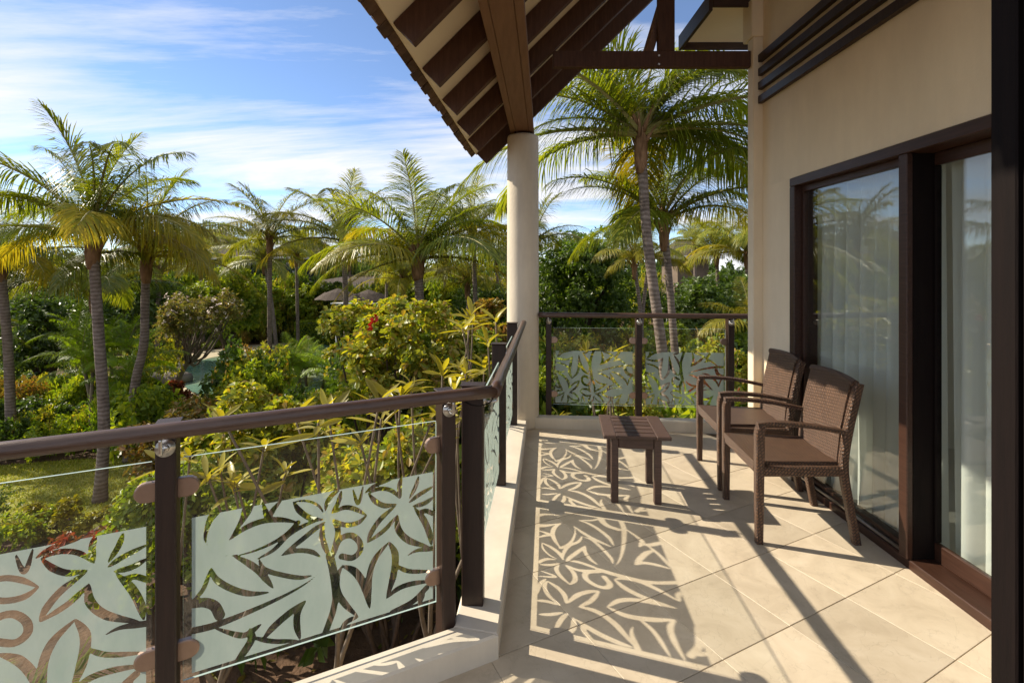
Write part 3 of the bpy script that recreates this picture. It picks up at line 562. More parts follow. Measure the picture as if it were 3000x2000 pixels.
# room behind the glass
mb = MB()
for lo, hi in (((2.145, 0.3, -0.011), (5.6, 4.2, 0.0)), ((5.5, 0.3, 0.001), (5.6, 4.2, 2.7)), ((2.145, 4.1, 0.001), (5.499, 4.2, 2.7)), ((2.145, 0.3, 0.001), (5.499, 0.4, 2.7)), ((2.145, 0.3, 2.701), (5.6, 4.2, 2.8))):
    lo = np.array(lo); hi = np.array(hi); mb.box((lo + hi) / 2, hi - lo, 0.001)
tag(mb.build('room', M['room']), 'dim hotel room behind the glass', None, None, 'structure')
def curtain(y0, y1, x, seed, label):
    r_ = np.random.default_rng(seed); n = int((y1 - y0) / 0.006); ys = np.linspace(y0, y1, n); m = 14
    ph = np.cumsum(r_.uniform(0.5, 1.5, n)) * 0.006 / 0.115 * 2 * math.pi
    am = 0.046 + 0.016 * np.sin(ys * 7 + seed); V = []
    for k in range(m):
        f = k / (m - 1); z = 2.06 - 2.035 * f
        V.append(np.stack([x + am * (0.7 + 0.5 * f) * np.sin(ph + 0.25 * f * np.sin(ys * 9)) + 0.012 * f * np.sin(ys * 5 + seed), ys + 0.012 * f * np.cos(ph), np.full(n, z)], 1))
    V = np.concatenate(V); a = np.arange(n - 1); F = np.concatenate([np.stack([k * n + a, k * n + a + 1, (k + 1) * n + a + 1, (k + 1) * n + a], 1) for k in range(m - 1)])
    return tag(mesh_obj('curtain', V, F, M['sheer'], None, True), label, 'curtain', 'sheer curtains')
curtain(2.53, 3.63, 2.205, 3, 'sheer white curtain behind the fixed pane, nearer the chairs')
curtain(0.9, 2.47, 2.215, 8, 'sheer white curtain behind the sliding leaf, by the dark jamb')

# ------------------------------------------------------------------ roof
eD = np.array([0.0781, 0.99695, 0]); eD /= np.linalg.norm(eD); pD = np.array([eD[1], -eD[0], 0]); th_ = math.atan(0.96)
sD = pD * math.cos(th_) + np.array([0, 0, math.sin(th_)]); nD = -pD * math.sin(th_) + np.array([0, 0, math.cos(th_)])
RM = np.stack([sD, eD, nD], 1); T1 = np.array([-0.4715, 2.337, 2.57])
roof = empty('pitched_roof', (0.1, 3.0, 2.8), 0, 'steep brown shingled roof with dark rafters over the balcony', 'roof')
def ro(mb, name, mat): 
    o = mb.build(name, mat, roof); o.location = Vector(o.location) - roof.location; return o
def rp(e, s, n): return T1 + eD * e + sD * s + nD * n
for i in range(-3, 6):
    mb = MB(); mb.box(rp(i * 0.5316 / eD[1] + 0.026, 2.0, 0.07), (4.0, 0.052, 0.14), 0.003, RM); ro(mb, 'rafter', M['rafter'])
e0, e1 = -1.75, 5 * 0.5316 / eD[1] + 0.06
mb = MB(); mb.box(rp((e0 + e1) / 2, 1.995, 0.152), (4.01, e1 - e0, 0.02), 0.002, RM); ro(mb, 'soffit', M['soffit'])
mb = MB(); mb.box(rp((e0 + e1) / 2, 2.15, 0.19), (3.9, e1 - e0, 0.02), 0.002, RM); ro(mb, 'roof_deck', M['shingle'])
for row, (s_, n_) in enumerate(((0.06, 0.172), (0.075, 0.188))):
    e = e0 + (0.06 if row else 0)
    while e < e1 - 0.02:
        wd = random.uniform(0.095, 0.13); mb = MB()
        mb.box(rp(min(e + wd / 2, e1 - 0.03), s_ + random.uniform(-.012, .008), n_ + random.uniform(-.002, .003)), (0.25, wd - 0.006, 0.014), 0.002, RM @ rot(0, random.uniform(-.02, .02), random.uniform(-.02, .02))); ro(mb, 'shingle', M['shingle']); e += wd
bs = 0.066; bx = lambda y: 0.100 + bs * (y - 4.71); ba = -math.atan(bs)
mb = MB(); yc = 2.55; L_ = 4.7
mb.box((bx(yc), yc, 2.905), (0.200, L_, 0.20), 0.003, rot(0, 0, ba)); ro(mb, 'eave_beam', M['beam'])
for dx, w_ in ((-0.088, 0.048), (0.0, 0.122), (0.088, 0.048)):
    mb = MB(); mb.box((bx(yc) + dx, yc, 2.799), (w_, L_, 0.012 if dx else 0.010), 0.0025, rot(0, 0, ba)); ro(mb, 'beam_board', M['beam'])
mb = MB(); mb.box((1.115, 3.945, 3.170), (1.575, 0.05, 0.128), 0.003); ro(mb, 'tie_beam', M['rafter'])
mb = MB(); mb.box((1.232, 3.945, 3.60), (0.132, 0.049, 0.73), 0.003); ro(mb, 'king_post', M['rafter'])
mb = MB(); d_ = Vector((0.20, 0.10, 0.62)); q_ = d_.to_track_quat('Z', 'Y').to_matrix(); mb.box((1.165, 4.03, 3.44), (0.05, 0.07, 0.66), 0.003, np.array(q_)); ro(mb, 'brace', M['beam'])
for x_ in (1.17, ):
    mb = MB(); mb.tube([(x_, 3.9195, 3.195), (x_, 3.912, 3.195)], 0.008, 8); ro(mb, 'bolt', M['steel']); mb = MB(); mb.tube([(x_, 3.9195, 3.125), (x_, 3.912, 3.125)], 0.008, 8); ro(mb, 'bolt', M['steel'])

# ------------------------------------------------------------------ furniture
tb = empty('side_table', (0.812, 3.315, 0), R(-6), 'square dark slatted timber side table in the patterned shadow', 'table')
def tbx(c, s, name, bev=0.004):
    mb = MB(); mb.box(c, s, bev); return mb.build(name, M['table'], tb)
tbx((0.165, 0, 0.436), (0.09, 0.45, 0.024), 'side_board'); tbx((-0.170, 0, 0.436), (0.08, 0.45, 0.024), 'side_board')
for k in range(6): tbx((-0.005, -0.186 + k * 0.0744, 0.4355), (0.249, 0.060, 0.022), 'slat', 0.003)
for sx in (-1, 1):
    for sy in (-1, 1): tbx((sx * 0.135, sy * 0.155, 0.2115), (0.046, 0.046, 0.423), 'leg')
tbx((0, -0.158, 0.385), (0.223, 0.020, 0.075), 'apron'); tbx((0, 0.158, 0.385), (0.223, 0.020, 0.075), 'apron')
tbx((-0.138, 0, 0.385), (0.020, 0.263, 0.075), 'apron'); tbx((0.138, 0, 0.385), (0.020, 0.263, 0.075), 'apron')
def sweep(mb, pts, wy, dn, y, c=0.25):
    P = np.asarray(pts, float); T = nrm(np.gradient(P, axis=0)); y = np.broadcast_to(y, (len(P),)); wy = np.broadcast_to(wy, (len(P),)); dn = np.broadcast_to(dn, (len(P),)); V = []
    oc = [(-1, -1 + c), (-1 + c, -1), (1 - c, -1), (1, -1 + c), (1, 1 - c), (1 - c, 1), (-1 + c, 1), (-1, 1 - c)]
    for i in range(len(P)):
        nx_, nz_ = -T[i][1], T[i][0]
        for a, b in oc: V.append((P[i][0] + nx_ * b * dn[i] / 2, y[i] + a * wy[i] / 2, P[i][1] + nz_ * b * dn[i] / 2))
    m_ = len(P); F = [[i * 8 + j, i * 8 + (j + 1) % 8, (i + 1) * 8 + (j + 1) % 8, (i + 1) * 8 + j] for i in range(m_ - 1) for j in range(8)]
    F += [list(range(8))[::-1], [(m_ - 1) * 8 + j for j in range(8)]]; mb.add(V, F)
def make_chair(loc, rz, label):
    ch = empty('wicker_armchair', (*loc, 0), rz, label, 'chair', 'wicker armchairs by the glass door'); W = M['wicker']
    for y in (-0.260, 0.260):
        yr = y * 0.85
        mb = MB(); sweep(mb, [(0.252, 0.0), (0.252, 0.3), (0.250, 0.60), (0.246, 0.628), (0.236, 0.645)], [0.036, 0.043, 0.046, 0.046, 0.044], [0.036, 0.043, 0.046, 0.04, 0.026], y); mb.build('front_leg', W, ch, False, True)
        mb = MB(); sweep(mb, spline([(-0.275, 0.0), (-0.235, 0.22), (-0.208, 0.42), (-0.232, 0.62), (-0.286, 0.875)], 16), [0.040] * 16, np.linspace(0.038, 0.044, 16), yr); mb.build('rear_leg', W, ch, False, True)
        mb = MB(); sweep(mb, spline([(0.262, 0.648), (0.18, 0.654), (0.0, 0.645), (-0.14, 0.622), (-0.232, 0.606)], 16), 0.043, np.linspace(0.026, 0.022, 16), np.linspace(y, yr, 16)); mb.build('arm', W, ch, False, True)
        mb = MB(); sweep(mb, [(0.232, 0.395), (0.02, 0.395), (-0.192, 0.395)], 0.034, 0.052, np.linspace(y, yr, 3)); mb.build('side_rail', W, ch, False, True)
    mb = MB(); mb.box((0.252, 0, 0.400), (0.036, 0.464, 0.05), 0.006); mb.build('front_rail', W, ch, False, True)
    # dished seat
    n = 14; V = []; gx = np.linspace(-0.205, 0.272, n); gy = np.linspace(-0.236, 0.236, n)
    for top in (1, 0):
        for a in gx:
            for b in gy: V.append((a, b * (1 - 0.15 * (0.25 - a) / 0.5), (0.440 - 0.008 * (1 - (a / 0.25) ** 2) * (1 - (b / 0.24) ** 2)) if top else 0.405))
    F = [];
    for i in range(n - 1):
        for j in range(n - 1):
            F.append([i * n + j, (i + 1) * n + j, (i + 1) * n + j + 1, i * n + j + 1]); k = n * n; F.append([k + i * n + j, k + i * n + j + 1, k + (i + 1) * n + j + 1, k + (i + 1) * n + j])
    bd = [i * n for i in range(n)] + [(n - 1) * n + j for j in range(1, n)] + [i * n + n - 1 for i in range(n - 2, -1, -1)] + [j for j in range(n - 2, 0, -1)]
    F += [[bd[i], bd[(i + 1) % len(bd)], n * n + bd[(i + 1) % len(bd)], n * n + bd[i]] for i in range(len(bd))]
    mb = MB(); mb.add(V, F); mb.build('seat', W, ch, False, True)
    # back panel, gently crowned along its top
    n = 15; V = []; prof = spline([(-0.192, 0.42), (-0.211, 0.58), (-0.240, 0.72), (-0.276, 0.868)], 12)
    for side in (0.012, -0.018):
        for k, (x, z) in enumerate(prof):
            f = k / 11
            for b in np.linspace(-1, 1, n): V.append((x + side + 0.012 * (b * b) * f, b * 0.203, z + (0.012 * (1 - b * b)) * f ** 6))
    m_ = 12; F = []
    for i in range(m_ - 1):
        for j in range(n - 1):
            F.append([i * n + j, i * n + j + 1, (i + 1) * n + j + 1, (i + 1) * n + j]); k = m_ * n; F.append([k + i * n + j, k + (i + 1) * n + j, k + (i + 1) * n + j + 1, k + i * n + j + 1])
    bd = [j for j in range(n)] + [i * n + n - 1 for i in range(1, m_)] + [(m_ - 1) * n + j for j in range(n - 2, -1, -1)] + [i * n for i in range(m_ - 2, 0, -1)]
    F += [[bd[i], bd[(i + 1) % len(bd)], m_ * n + bd[(i + 1) % len(bd)], m_ * n + bd[i]] for i in range(len(bd))]
    mb = MB(); mb.add(V, F); mb.build('backrest', W, ch, False, True)
    mb = MB(); tp = [(-0.280 + 0.012 * b * b, b * 0.224, 0.872 + 0.012 * (1 - b * b)) for b in np.linspace(-1, 1, 15)]; mb.tube(tp, 0.021, 10); mb.build('top_rail', W, ch, False, True)
    return ch
ch1 = make_chair((1.625, 2.93), R(175), 'nearer brown wicker armchair in front of the door mullion')
ch2 = copy_tree(ch1); ch2.location = (1.695, 3.575, 0); ch2.rotation_euler = (0, 0, R(174)); ch2['label'] = 'farther brown wicker armchair beside the pilaster and far railing'

# ================================================================== GARDEN
def sheet(name, poly, z, mat, kind='structure'):
    k = len(poly); me_V = [(x, y, z) for x, y in poly]
    return tag(mesh_obj(name, me_V, [list(range(k))], mat), kind=kind)
def blob(cx, cy, rx, ry, n=40, seed=0, jag=0.12, rz=0.0):
    r_ = np.random.default_rng(seed); a = np.arange(n) * 2 * math.pi / n
    q = 1 + sum(jag / (k + 1) * np.sin((k + 2) * a + r_.uniform(0, 6)) for k in range(4))
    x = rx * q * np.cos(a); y = ry * q * np.sin(a)
    return [(cx + x[i] * math.cos(rz) - y[i] * math.sin(rz), cy + x[i] * math.sin(rz) + y[i] * math.cos(rz)) for i in range(n)]
def inpoly(x, y, poly):
    P = np.asarray(poly); x1, y1 = P[:, 0], P[:, 1]; x2, y2 = np.roll(x1, -1), np.roll(y1, -1)
    x = np.asarray(x)[..., None]; y = np.asarray(y)[..., None]
    c = ((y1 > y) != (y2 > y)) & (x < (x2 - x1) * (y - y1) / (y2 - y1 + 1e-12) + x1)
    return c.sum(-1) % 2 == 1
sheet('ground', [(-260, -40), (260, -40), (260, 480), (-260, 480)], GZ, M['soil'])
LAWN = blob(-8.6, 10.35, 6.0, 1.75, 44, 4, 0.08, R(-3))
LAWN2 = blob(-3.9, 8.6, 2.0, 0.9, 30, 9, 0.1, R(18))
sheet('lawn', LAWN, GZ + 0.004, M['lawn']); sheet('lawn', LAWN2, GZ + 0.008, M['lawn'])
PATH = [(-7.6, 8.2), (-6.55, 8.4), (-6.75, 9.4), (-6.9, 10.2), (-6.2, 11.0), (-5.2, 11.3), (-5.3, 11.7), (-6.6, 11.4), (-7.4, 10.5), (-7.5, 9.4)]
sheet('path', PATH, GZ + 0.012, M['path'])
SAND = blob(-10.8, 25.2, 6.3, 7.6, 50, 2, 0.10, R(20)); POOL = blob(-10.6, 24.0, 5.0, 6.6, 60, 5, 0.13, R(25))
sheet('sand', SAND, GZ + 0.004, M['sand']); sheet('pool_water', POOL, GZ + 0.03, M['water'])
# the villa's own wall below the balcony
mb = MB(); mb.box((2.6, 1.4, -1.79), (5.6, 4.0, 2.8), 0.02); tag(mb.build('villa_base', M['cream']), kind='structure')

# ------------------------------------------------------------------ leaves
def leaf_mesh(base, d, n, L_, W_, shape='diamond', droop=0.12):
    d = nrm(d); n = nrm(n - d * (n * d).sum(-1, keepdims=True)); s = np.cross(d, n); L_ = np.asarray(L_)[:, None]; W_ = np.asarray(W_)[:, None]; g = np.array([0, 0, -1.0])
    tip = base + d * L_ + g * L_ * droop; k = len(base)
    if shape == 'diamond':
        mdd = base + d * L_ * 0.5; V = np.stack([base, mdd + s * W_ / 2 + n * W_ * .16, tip, mdd - s * W_ / 2 + n * W_ * .16], 1)
        F = np.array([[0, 1, 2], [0, 2, 3]])
    else:
        a, b = (0.35, 0.72); wa, wb_ = (0.36, 0.5) if shape == 'obovate' else (0.45, 0.36)
        p1 = base + d * L_ * a; p2 = base + d * L_ * b + g * L_ * droop * .4
        V = np.stack([base, p1 + s * W_ * wa + n * W_ * .12, p2 + s * W_ * wb_ + n * W_ * .16, tip, p2 - s * W_ * wb_ + n * W_ * .16, p1 - s * W_ * wa + n * W_ * .12], 1)
        F = np.array([[0, 1, 2], [0, 2, 3], [0, 3, 4], [0, 4, 5]])
    nv = V.shape[1]; return V.reshape(-1, 3), (F[None] + (np.arange(k) * nv)[:, None, None]).reshape(-1, 3)
def foliage(r_, lumps, lr, ns, m, L_, W_, shape='diamond', up=0.35, spread=0.8):
    li = r_.integers(0, len(lumps), ns); d = r_.normal(size=(ns, 3)); d[:, 2] += up; d = nrm(d)
    pos = lumps[li] + d * (np.asarray(lr)[li] if np.ndim(lr) else lr)[..., None] * (r_.uniform(0.25, 1.0, ns) ** 0.5)[:, None] if np.ndim(lr) else lumps[li] + d * lr * (r_.uniform(0.25, 1.0, ns) ** 0.5)[:, None]
    d = nrm(d + np.array([0, 0, 0.5]) + r_.normal(size=(ns, 3)) * 0.3)
    u = nrm(np.cross(d, r_.normal(size=(ns, 3)))); v = np.cross(d, u)
    a = (np.arange(m) * 2 * math.pi / m)[None, :] + r_.uniform(0, 6, ns)[:, None] + r_.normal(size=(ns, m)) * 0.35
    rad = np.cos(a)[..., None] * u[:, None] + np.sin(a)[..., None] * v[:, None]
    b = spread + r_.normal(size=(ns, m, 1)) * 0.2
    ld = rad * b + d[:, None] * (1.15 - b); nn_ = d[:, None] * b - rad * (1.15 - b) + r_.normal(size=(ns, m, 3)) * 0.2
    base = pos[:, None] + d[:, None] * (r_.uniform(-0.5, 0.3, (ns, m, 1)) * L_)
    sz = r_.uniform(0.65, 1.2, ns * m)
    return leaf_mesh(base.reshape(-1, 3), ld.reshape(-1, 3), nn_.reshape(-1, 3), L_ * sz, W_ * sz, shape)
def lumpset(r_, k, rx, ry, h, zlow):
    P = nrm(r_.normal(size=(k, 3))) * (r_.uniform(0.15, 1, k) ** 0.45)[:, None]
    P[:, 2] = np.where(P[:, 2] < -0.6, P[:, 2] * -0.6, P[:, 2])
    zc = h * (zlow + 1) / 2; P = P * np.array([rx, ry, h * (1 - zlow) / 2]) * 0.78; P[:, 2] += zc; return P
def branches(mb, r_, ends, z0, r0, n=6, off=0.15, mid=0.45):
    for e in ends:
        b = np.array([r_.normal() * off * .4, r_.normal() * off * .4, z0]); m_ = b + (e - b) * np.array([mid * .6, mid * .6, mid]) + r_.normal(size=3) * off
        P = spline([b, m_, e], n); mb.tube(P, np.linspace(r0, r0 * 0.3, n), 5, False)
def shrub(name, label, cat, x, y, h, rx, ry, mat, seed, ns=500, m=7, L_=0.13, W_=0.06, shape='diamond', lumps=14, zlow=0.3, lr=0.36, group=None, stems=8, bark='darkbark', up=0.35, z=GZ, sr=0.025, trunk=None, lumpz=None):
    r_ = np.random.default_rng(seed); root = empty(name, (x, y, z), 0, label, cat, group)
    P = lumpset(r_, lumps, rx, ry, h, zlow); rad = lr * min(rx, ry, h) * r_.uniform(0.7, 1.25, lumps)
    V, F = foliage(r_, P, rad, ns, m, L_, W_, shape, up); V[:, 2] = np.maximum(V[:, 2], 0.01)
    f = mesh_obj('crown' if trunk else 'foliage', V, F, M[mat], root); f['kind'] = 'stuff'
    mb = MB()
    if trunk:
        ht = h * zlow * 1.1; mb.tube(spline([(0, 0, -0.05), (0.1 * rx, 0, ht * .5), (0, 0.05, ht)], 8), np.linspace(trunk, trunk * .7, 8), 10); branches(mb, r_, P[:stems], ht * .8, trunk * 0.5)
        mb.build('trunk', M[bark], root, True)
    elif stems:
        branches(mb, r_, P[:stems], 0.0, sr); mb.build('stems', M[bark], root, True)
    return root

# ------------------------------------------------------------------ palms
def make_frond(seed, e0, droop, mat, n=98, fall=0.55):
    r_ = np.random.default_rng(seed); m_ = 40; e = R(e0) - R(droop) * np.linspace(0, 1, m_) ** 1.35; ds = 1.0 / (m_ - 1)
    x = np.concatenate([[0], np.cumsum(np.cos(e[:-1]) * ds)]); z = np.concatenate([[0], np.cumsum(np.sin(e[:-1]) * ds)])
    sw = r_.normal() * 0.10; y = sw * np.linspace(0, 1, m_) ** 2; P = np.stack([x, y, z], 1)
    mb = MB(); mb.tube(P[::4], np.linspace(0.013, 0.0022, len(P[::4])), 4, False, 1)
    tw = r_.normal() * 0.25
    for s in (-1, 1):
        for k in range(n):
            t_ = 0.10 + 0.90 * (k + r_.uniform(-.3, .3)) / (n - 1); t_ = min(max(t_, 0.08), 1.0); q = t_ * (m_ - 1); i = min(int(q), m_ - 2); f = q - i
            b = P[i] * (1 - f) + P[i + 1] * f; ee = e[i]; T = np.array([math.cos(ee), 2 * sw * t_, math.sin(ee)]); T /= np.linalg.norm(T)
            Sd = np.array([0, s, 0.0]); Nn = np.array([-math.sin(ee), 0, math.cos(ee)])
            phi = R(74 - 46 * t_ + r_.normal() * 5); psi = R(18 - 10 * t_ + r_.normal() * 9) + s * tw
            d = T * math.cos(phi) + Sd * math.sin(phi) * math.cos(psi) + Nn * math.sin(phi) * math.sin(psi)
            ln = 0.32 * (math.sin(math.pi * (0.14 + 0.80 * t_)) ** 0.75) * r_.uniform(0.85, 1.1); g = fall * r_.uniform(0.7, 1.3)
            pts = [b]; dd = d.copy()
            for st in range(3):
                dd = d + np.array([0, 0, -1.0]) * g * (0.25, 0.85, 1.7)[st]; dd /= np.linalg.norm(dd); pts.append(pts[-1] + dd * ln / 3)
            wv = np.cross(dd, Nn * 0.6 + T * 0.4); wv /= np.linalg.norm(wv) + 1e-9; wd = 0.0086
            V = [pts[0] - wv * wd * .35, pts[0] + wv * wd * .35, pts[1] - wv * wd * .5, pts[1] + wv * wd * .5, pts[2] - wv * wd * .42, pts[2] + wv * wd * .42, pts[3]]
            mb.add(V, [[0, 1, 3, 2], [2, 3, 5, 4], [4, 5, 6]], 0)
    me = bpy.data.meshes.new('frond'); me.from_pydata(np.concatenate(mb.V).tolist(), [], mb.F); me.update()
    me.materials.append(M[mat]); me.materials.append(M['rachis']); me.polygons.foreach_set('material_index', np.array(mb.mi, np.int32)); return me
ELEV = [(80, 34), (67, 48), (55, 58), (42, 66), (28, 70), (12, 68), (-6, 58), (-26, 45)]
FM = {}
def fmesh(kind, ci_, v):
    key = (kind, ci_, v)
    if key not in FM:
        base = ('base', ci_, v)
        if base not in FM: FM[base] = make_frond(ci_ * 10 + v, ELEV[ci_][0], ELEV[ci_][1], 'frond', fall=0.42 + 0.13 * ci_)
        me = FM[base].copy(); me.materials[0] = M[kind]; FM[key] = me
    return FM[key]
def palm(label, pts, r0, r1, nf, fl, seed, kind='frond', yellow=0.25, group='coconut palms', emin=0, emax=5, boots=True, name='coconut_palm', cat='palm tree', az0=None, extra=(), avoid=0):
    r_ = np.random.default_rng(seed); r0 *= .66; r1 *= .70; nf = int(nf * .82); root = empty(name, pts[0], 0, label, cat, group); P = spline(pts, 9); P0_ = np.array(pts[0])
    ln = np.linalg.norm(np.diff(P, axis=0), axis=1).sum(); nr = int(min(110, max(24, ln / 0.055))); Q = spline(pts, nr) - P0_; u = np.linspace(0, 1, nr)
    rad = r1 + (r0 - r1) * (1 - u) ** 0.9 + 0.35 * r0 * np.exp(-u * ln / 0.35); rad = rad * (1 + 0.006 * (np.arange(nr) % 2) + r_.normal(size=nr) * 0.010)
    mb = MB(); mb.tube(Q, rad, 14); mb.build('trunk', M['trunk'], root, True)
    top = Q[-1]
    if boots:
        mb = MB(); mb.tube([top + np.array([0, 0, z_]) for z_ in (-.62, -.5, -.3, -.1, .05, .2)], [r1 * 1.02, r1 * 1.3, r1 * 1.55, r1 * 1.5, r1 * 1.3, r1 * .7], 9)
        for k in range(13):
            a = k * 2.4 + r_.uniform(-.2, .2); el_ = R(r_.uniform(52, 85)); b = top + np.array([math.cos(a) * r1 * .7, math.sin(a) * r1 * .7, -0.30 + 0.045 * k]); d = np.array([math.cos(a) * math.cos(el_), math.sin(a) * math.cos(el_), math.sin(el_)])
            mb.tube([b, b + d * 0.13, b + d * 0.27, b + d * r_.uniform(0.33, 0.5)], [r1 * .62, r1 * .5, r1 * .3, r1 * .12], 6)
        mb.build('leaf_bases', M['boot'], root, True)
    a0 = r_.uniform(0, 6) if az0 is None else az0
    for k in range(nf):
        age = k / max(1, nf - 1); ci_ = int(round(emin + (emax - emin) * age ** 0.85 + r_.normal() * 0.35)); ci_ = min(max(ci_, 0), 7)
        az_ = (a0 + k * 2.39996 + r_.normal() * 0.15) % (2 * math.pi)
        if avoid and abs(az_ - 1.5 * math.pi) < avoid and ci_ > 0: az_ += 1.3 if az_ > 1.5 * math.pi else -1.3
        ky = 'frondyellow' if (r_.random() < yellow * 2.0 * age ** 3) else kind
        inst(fmesh(ky, ci_, int(r_.integers(0, 2))), root, top + np.array([0, 0, 0.05 + 0.18 * (1 - age)]), (r_.normal() * 0.08, r_.normal() * 0.05, az_), fl * r_.uniform(0.88, 1.1) * (0.80, 0.90, 1.0, 1.05, 1.08, 1.05, 1.0, 1.0)[ci_], 'frond')
    for az, ci_, ky, s in extra:
        inst(fmesh(ky, ci_, 0), root, top + np.array([0, 0, 0.08]), (0, 0, az), fl * s, 'frond')
    return root
Y_ = 'frondyellow'
palm('tall leaning coconut palm in the middle of the lawn, its trunk crossing the handrail', [(-8.33, 9.95, GZ), (-8.25, 9.95, -1.6), (-8.40, 10, 0.2), (-8.52, 10, 2.1)], 0.155, 0.125, 19, 2.85, 11, avoid=.6, extra=((R(-8), 5, Y_, 1.0), (R(5), 4, Y_, .95), (R(172), 5, Y_, .85), (R(120), 2, 'frond', .95), (R(-40), 2, 'frond', 1.05)))
palm('coconut palm with a kinked trunk just right of the lawn palm', [(-9.35, 12, GZ), (-9.2, 12, -1.4), (-8.98, 12, -0.35), (-8.95, 12, 0.6), (-8.92, 12, 1.75)], 0.15, 0.12, 18, 2.7, 22, extra=((R(0), 3, Y_, .95), (R(-20), 5, Y_, .9)))
palm('coconut palm cut off by the left edge of the picture', [(-12.7, 12.5, GZ), (-12.8, 12.5, -0.6), (-13.0, 12.5, 1.6)], 0.16, 0.13, 20, 2.6, 33, yellow=.35)
palm('slim short coconut palm standing left of the pool centre', [(-12.4, 26, GZ), (-12.7, 26, -0.3), (-13.1, 26, 1.8)], 0.15, 0.11, 22, 2.5, 44, 'frondfar')
palm('coconut palm with drooping fronds beside the small white parasols', [(-6.7, 20, GZ), (-6.75, 20, 0), (-6.85, 20, 2.6)], 0.17, 0.14, 20, 3.3, 55, 'frondfar')
palm('big crowned coconut palm with brown husky boots in the centre', [(-2.75, 15, GZ), (-2.8, 15, 0), (-2.87, 15, 1.75)], 0.2, 0.19, 20, 3.5, 66, avoid=.6, extra=((R(190), 5, 'frond', .95), (R(178), 4, 'frondfar', .95), (R(200), 6, Y_, .85), (R(60), 1, 'frond', 1), (R(20), 2, 'frond', 1), (R(-10), 4, 'frond', .9)))
palm('coconut palm half hidden behind the big crown, left of the column', [(-1.2, 19, GZ), (-1.4, 19, 0), (-1.5, 19, 2.7)], 0.15, 0.12, 20, 2.7, 77, 'frondfar')
palm('tallest coconut palm, its ringed trunk leaning past the far railing', [(3.02, 9, GZ), (2.88, 9, -1.2), (2.72, 9, 0.2), (2.47, 9, 2.1), (2.36, 9, 3.85)], 0.16, 0.115, 20, 3.4, 88, yellow=.1, emax=6, avoid=.75, extra=((R(70), 1, 'frond', 1), (R(100), 2, 'frond', 1), (R(0), 1, 'frond', 1.05), (R(30), 2, 'frond', 1), (R(180), 4, 'frond', .72), (R(-12), 5, 'frond', .8), (R(20), 3, 'frond', 1), (R(150), 1, 'frond', 1), (R(165), 3, 'frond', .85)))
palm('second slimmer coconut palm behind the tallest one at right', [(3.85, 11, GZ), (3.68, 11, -0.9), (3.55, 11, 0.8), (3.40, 11, 2.5)], 0.135, 0.105, 17, 2.7, 99, emax=5, extra=((R(180), 3, 'frond', .9), (R(5), 3, 'frond', .9), (R(12), 2, 'frond', .95)))
palm('small yellowing twin palm in front of the round dark tree, front stem', [(4.3, 16, GZ), (4.2, 16, -0.3), (3.98, 16, 1.75)], 0.10, 0.08, 14, 1.8, 111, 'frondfar', .5)
palm('small yellowing twin palm behind its twin stem by the dark tree', [(4.25, 16.3, GZ), (4.3, 16.3, -0.3), (4.55, 16.3, 1.8)], 0.10, 0.08, 12, 1.6, 122, 'frondfar', .5)
palm('far palm in front of the shingled house at right', [(10.6, 25, GZ), (10.4, 25, 2.2)], 0.15, 0.12, 22, 2.9, 133, 'frondfar', .1)
palm('far palm whose crown touches the cream pilaster', [(10.6, 22, GZ), (10.5, 22, 2.1)], 0.15, 0.12, 22, 2.9, 144, 'frondfar', .1)
palm('tiny far palm rising over the shingled house ridge', [(11.6, 31, GZ), (11.5, 31, 3.2)], 0.15, 0.12, 18, 2.0, 155, 'frondfar', .1)
palm('low golden young palm beside the pilaster', [(6.9, 14, GZ), (6.8, 14, -0.3)], 0.12, 0.1, 12, 1.7, 166, Y_, .8, boots=False)
palm('tiny far palm above the left house roof', [(-19.4, 34, GZ), (-19.4, 34, 3.0)], 0.15, 0.12, 16, 1.9, 177, 'frondfar')
palm('far palm between the short palm and the drooping palm', [(-12.6, 29, GZ), (-12.7, 29, 2.2)], 0.15, 0.12, 17, 2.0, 188, 'frondfar', .4)
palm('far palm seen between the two big central crowns', [(-7.2, 28, GZ), (-7.1, 28, 1.6)], 0.15, 0.12, 17, 2.2, 199, 'frondfar', .5)
palm('palm mostly hidden behind the cream column', [(0.65, 18, GZ), (0.75, 18, 2.3)], 0.15, 0.12, 17, 2.3, 211, 'frondfar')
palm('low drooping palm between the left edge and the lawn palm', [(-12.9, 15.2, GZ), (-12.9, 15.2, 0.7)], 0.15, 0.13, 17, 2.6, 222, 'frond', .5)
palm('stout far palm left of the yellow hanging fronds', [(-16.6, 23, GZ), (-16.5, 23, 1.2)], 0.15, 0.13, 16, 2.3, 233, 'frondfar', .3)
palm('far palm right of the big central crown, over the blue grey building', [(-3.6, 27, GZ), (-3.7, 27, 1.4)], 0.14, 0.12, 16, 2.0, 244, 'frondfar', .45)
for k_, (lb, px, py, pz, fl_) in enumerate((('far palm behind the left villa eave', -22.6, 36, 3.0, 2.2), ('far palm over the frangipani crown', -19.0, 30, 1.6, 2.3), ('far palm right of the short slim palm', -14.6, 34, 2.3, 2.2),
        ('far palm behind the drooping palm trunk', -10.9, 33, 1.9, 2.2), ('low far palm left of the big crowned palm', -5.3, 24, 0.9, 2.3), ('far palm directly left of the cream column', -0.9, 29, 1.9, 2.3), ('far palm between the drooping and the big crowned palm', -6.0, 33, 2.5, 2.2), ('low far palm right of the big crowned palm', -1.9, 21, 0.8, 2.2))):
    palm(lb, [(px + .2, py, GZ), (px, py, pz)], 0.15, 0.12, 20, fl_ * 1.12, 300 + k_ * 7, 'frondfar', .3)
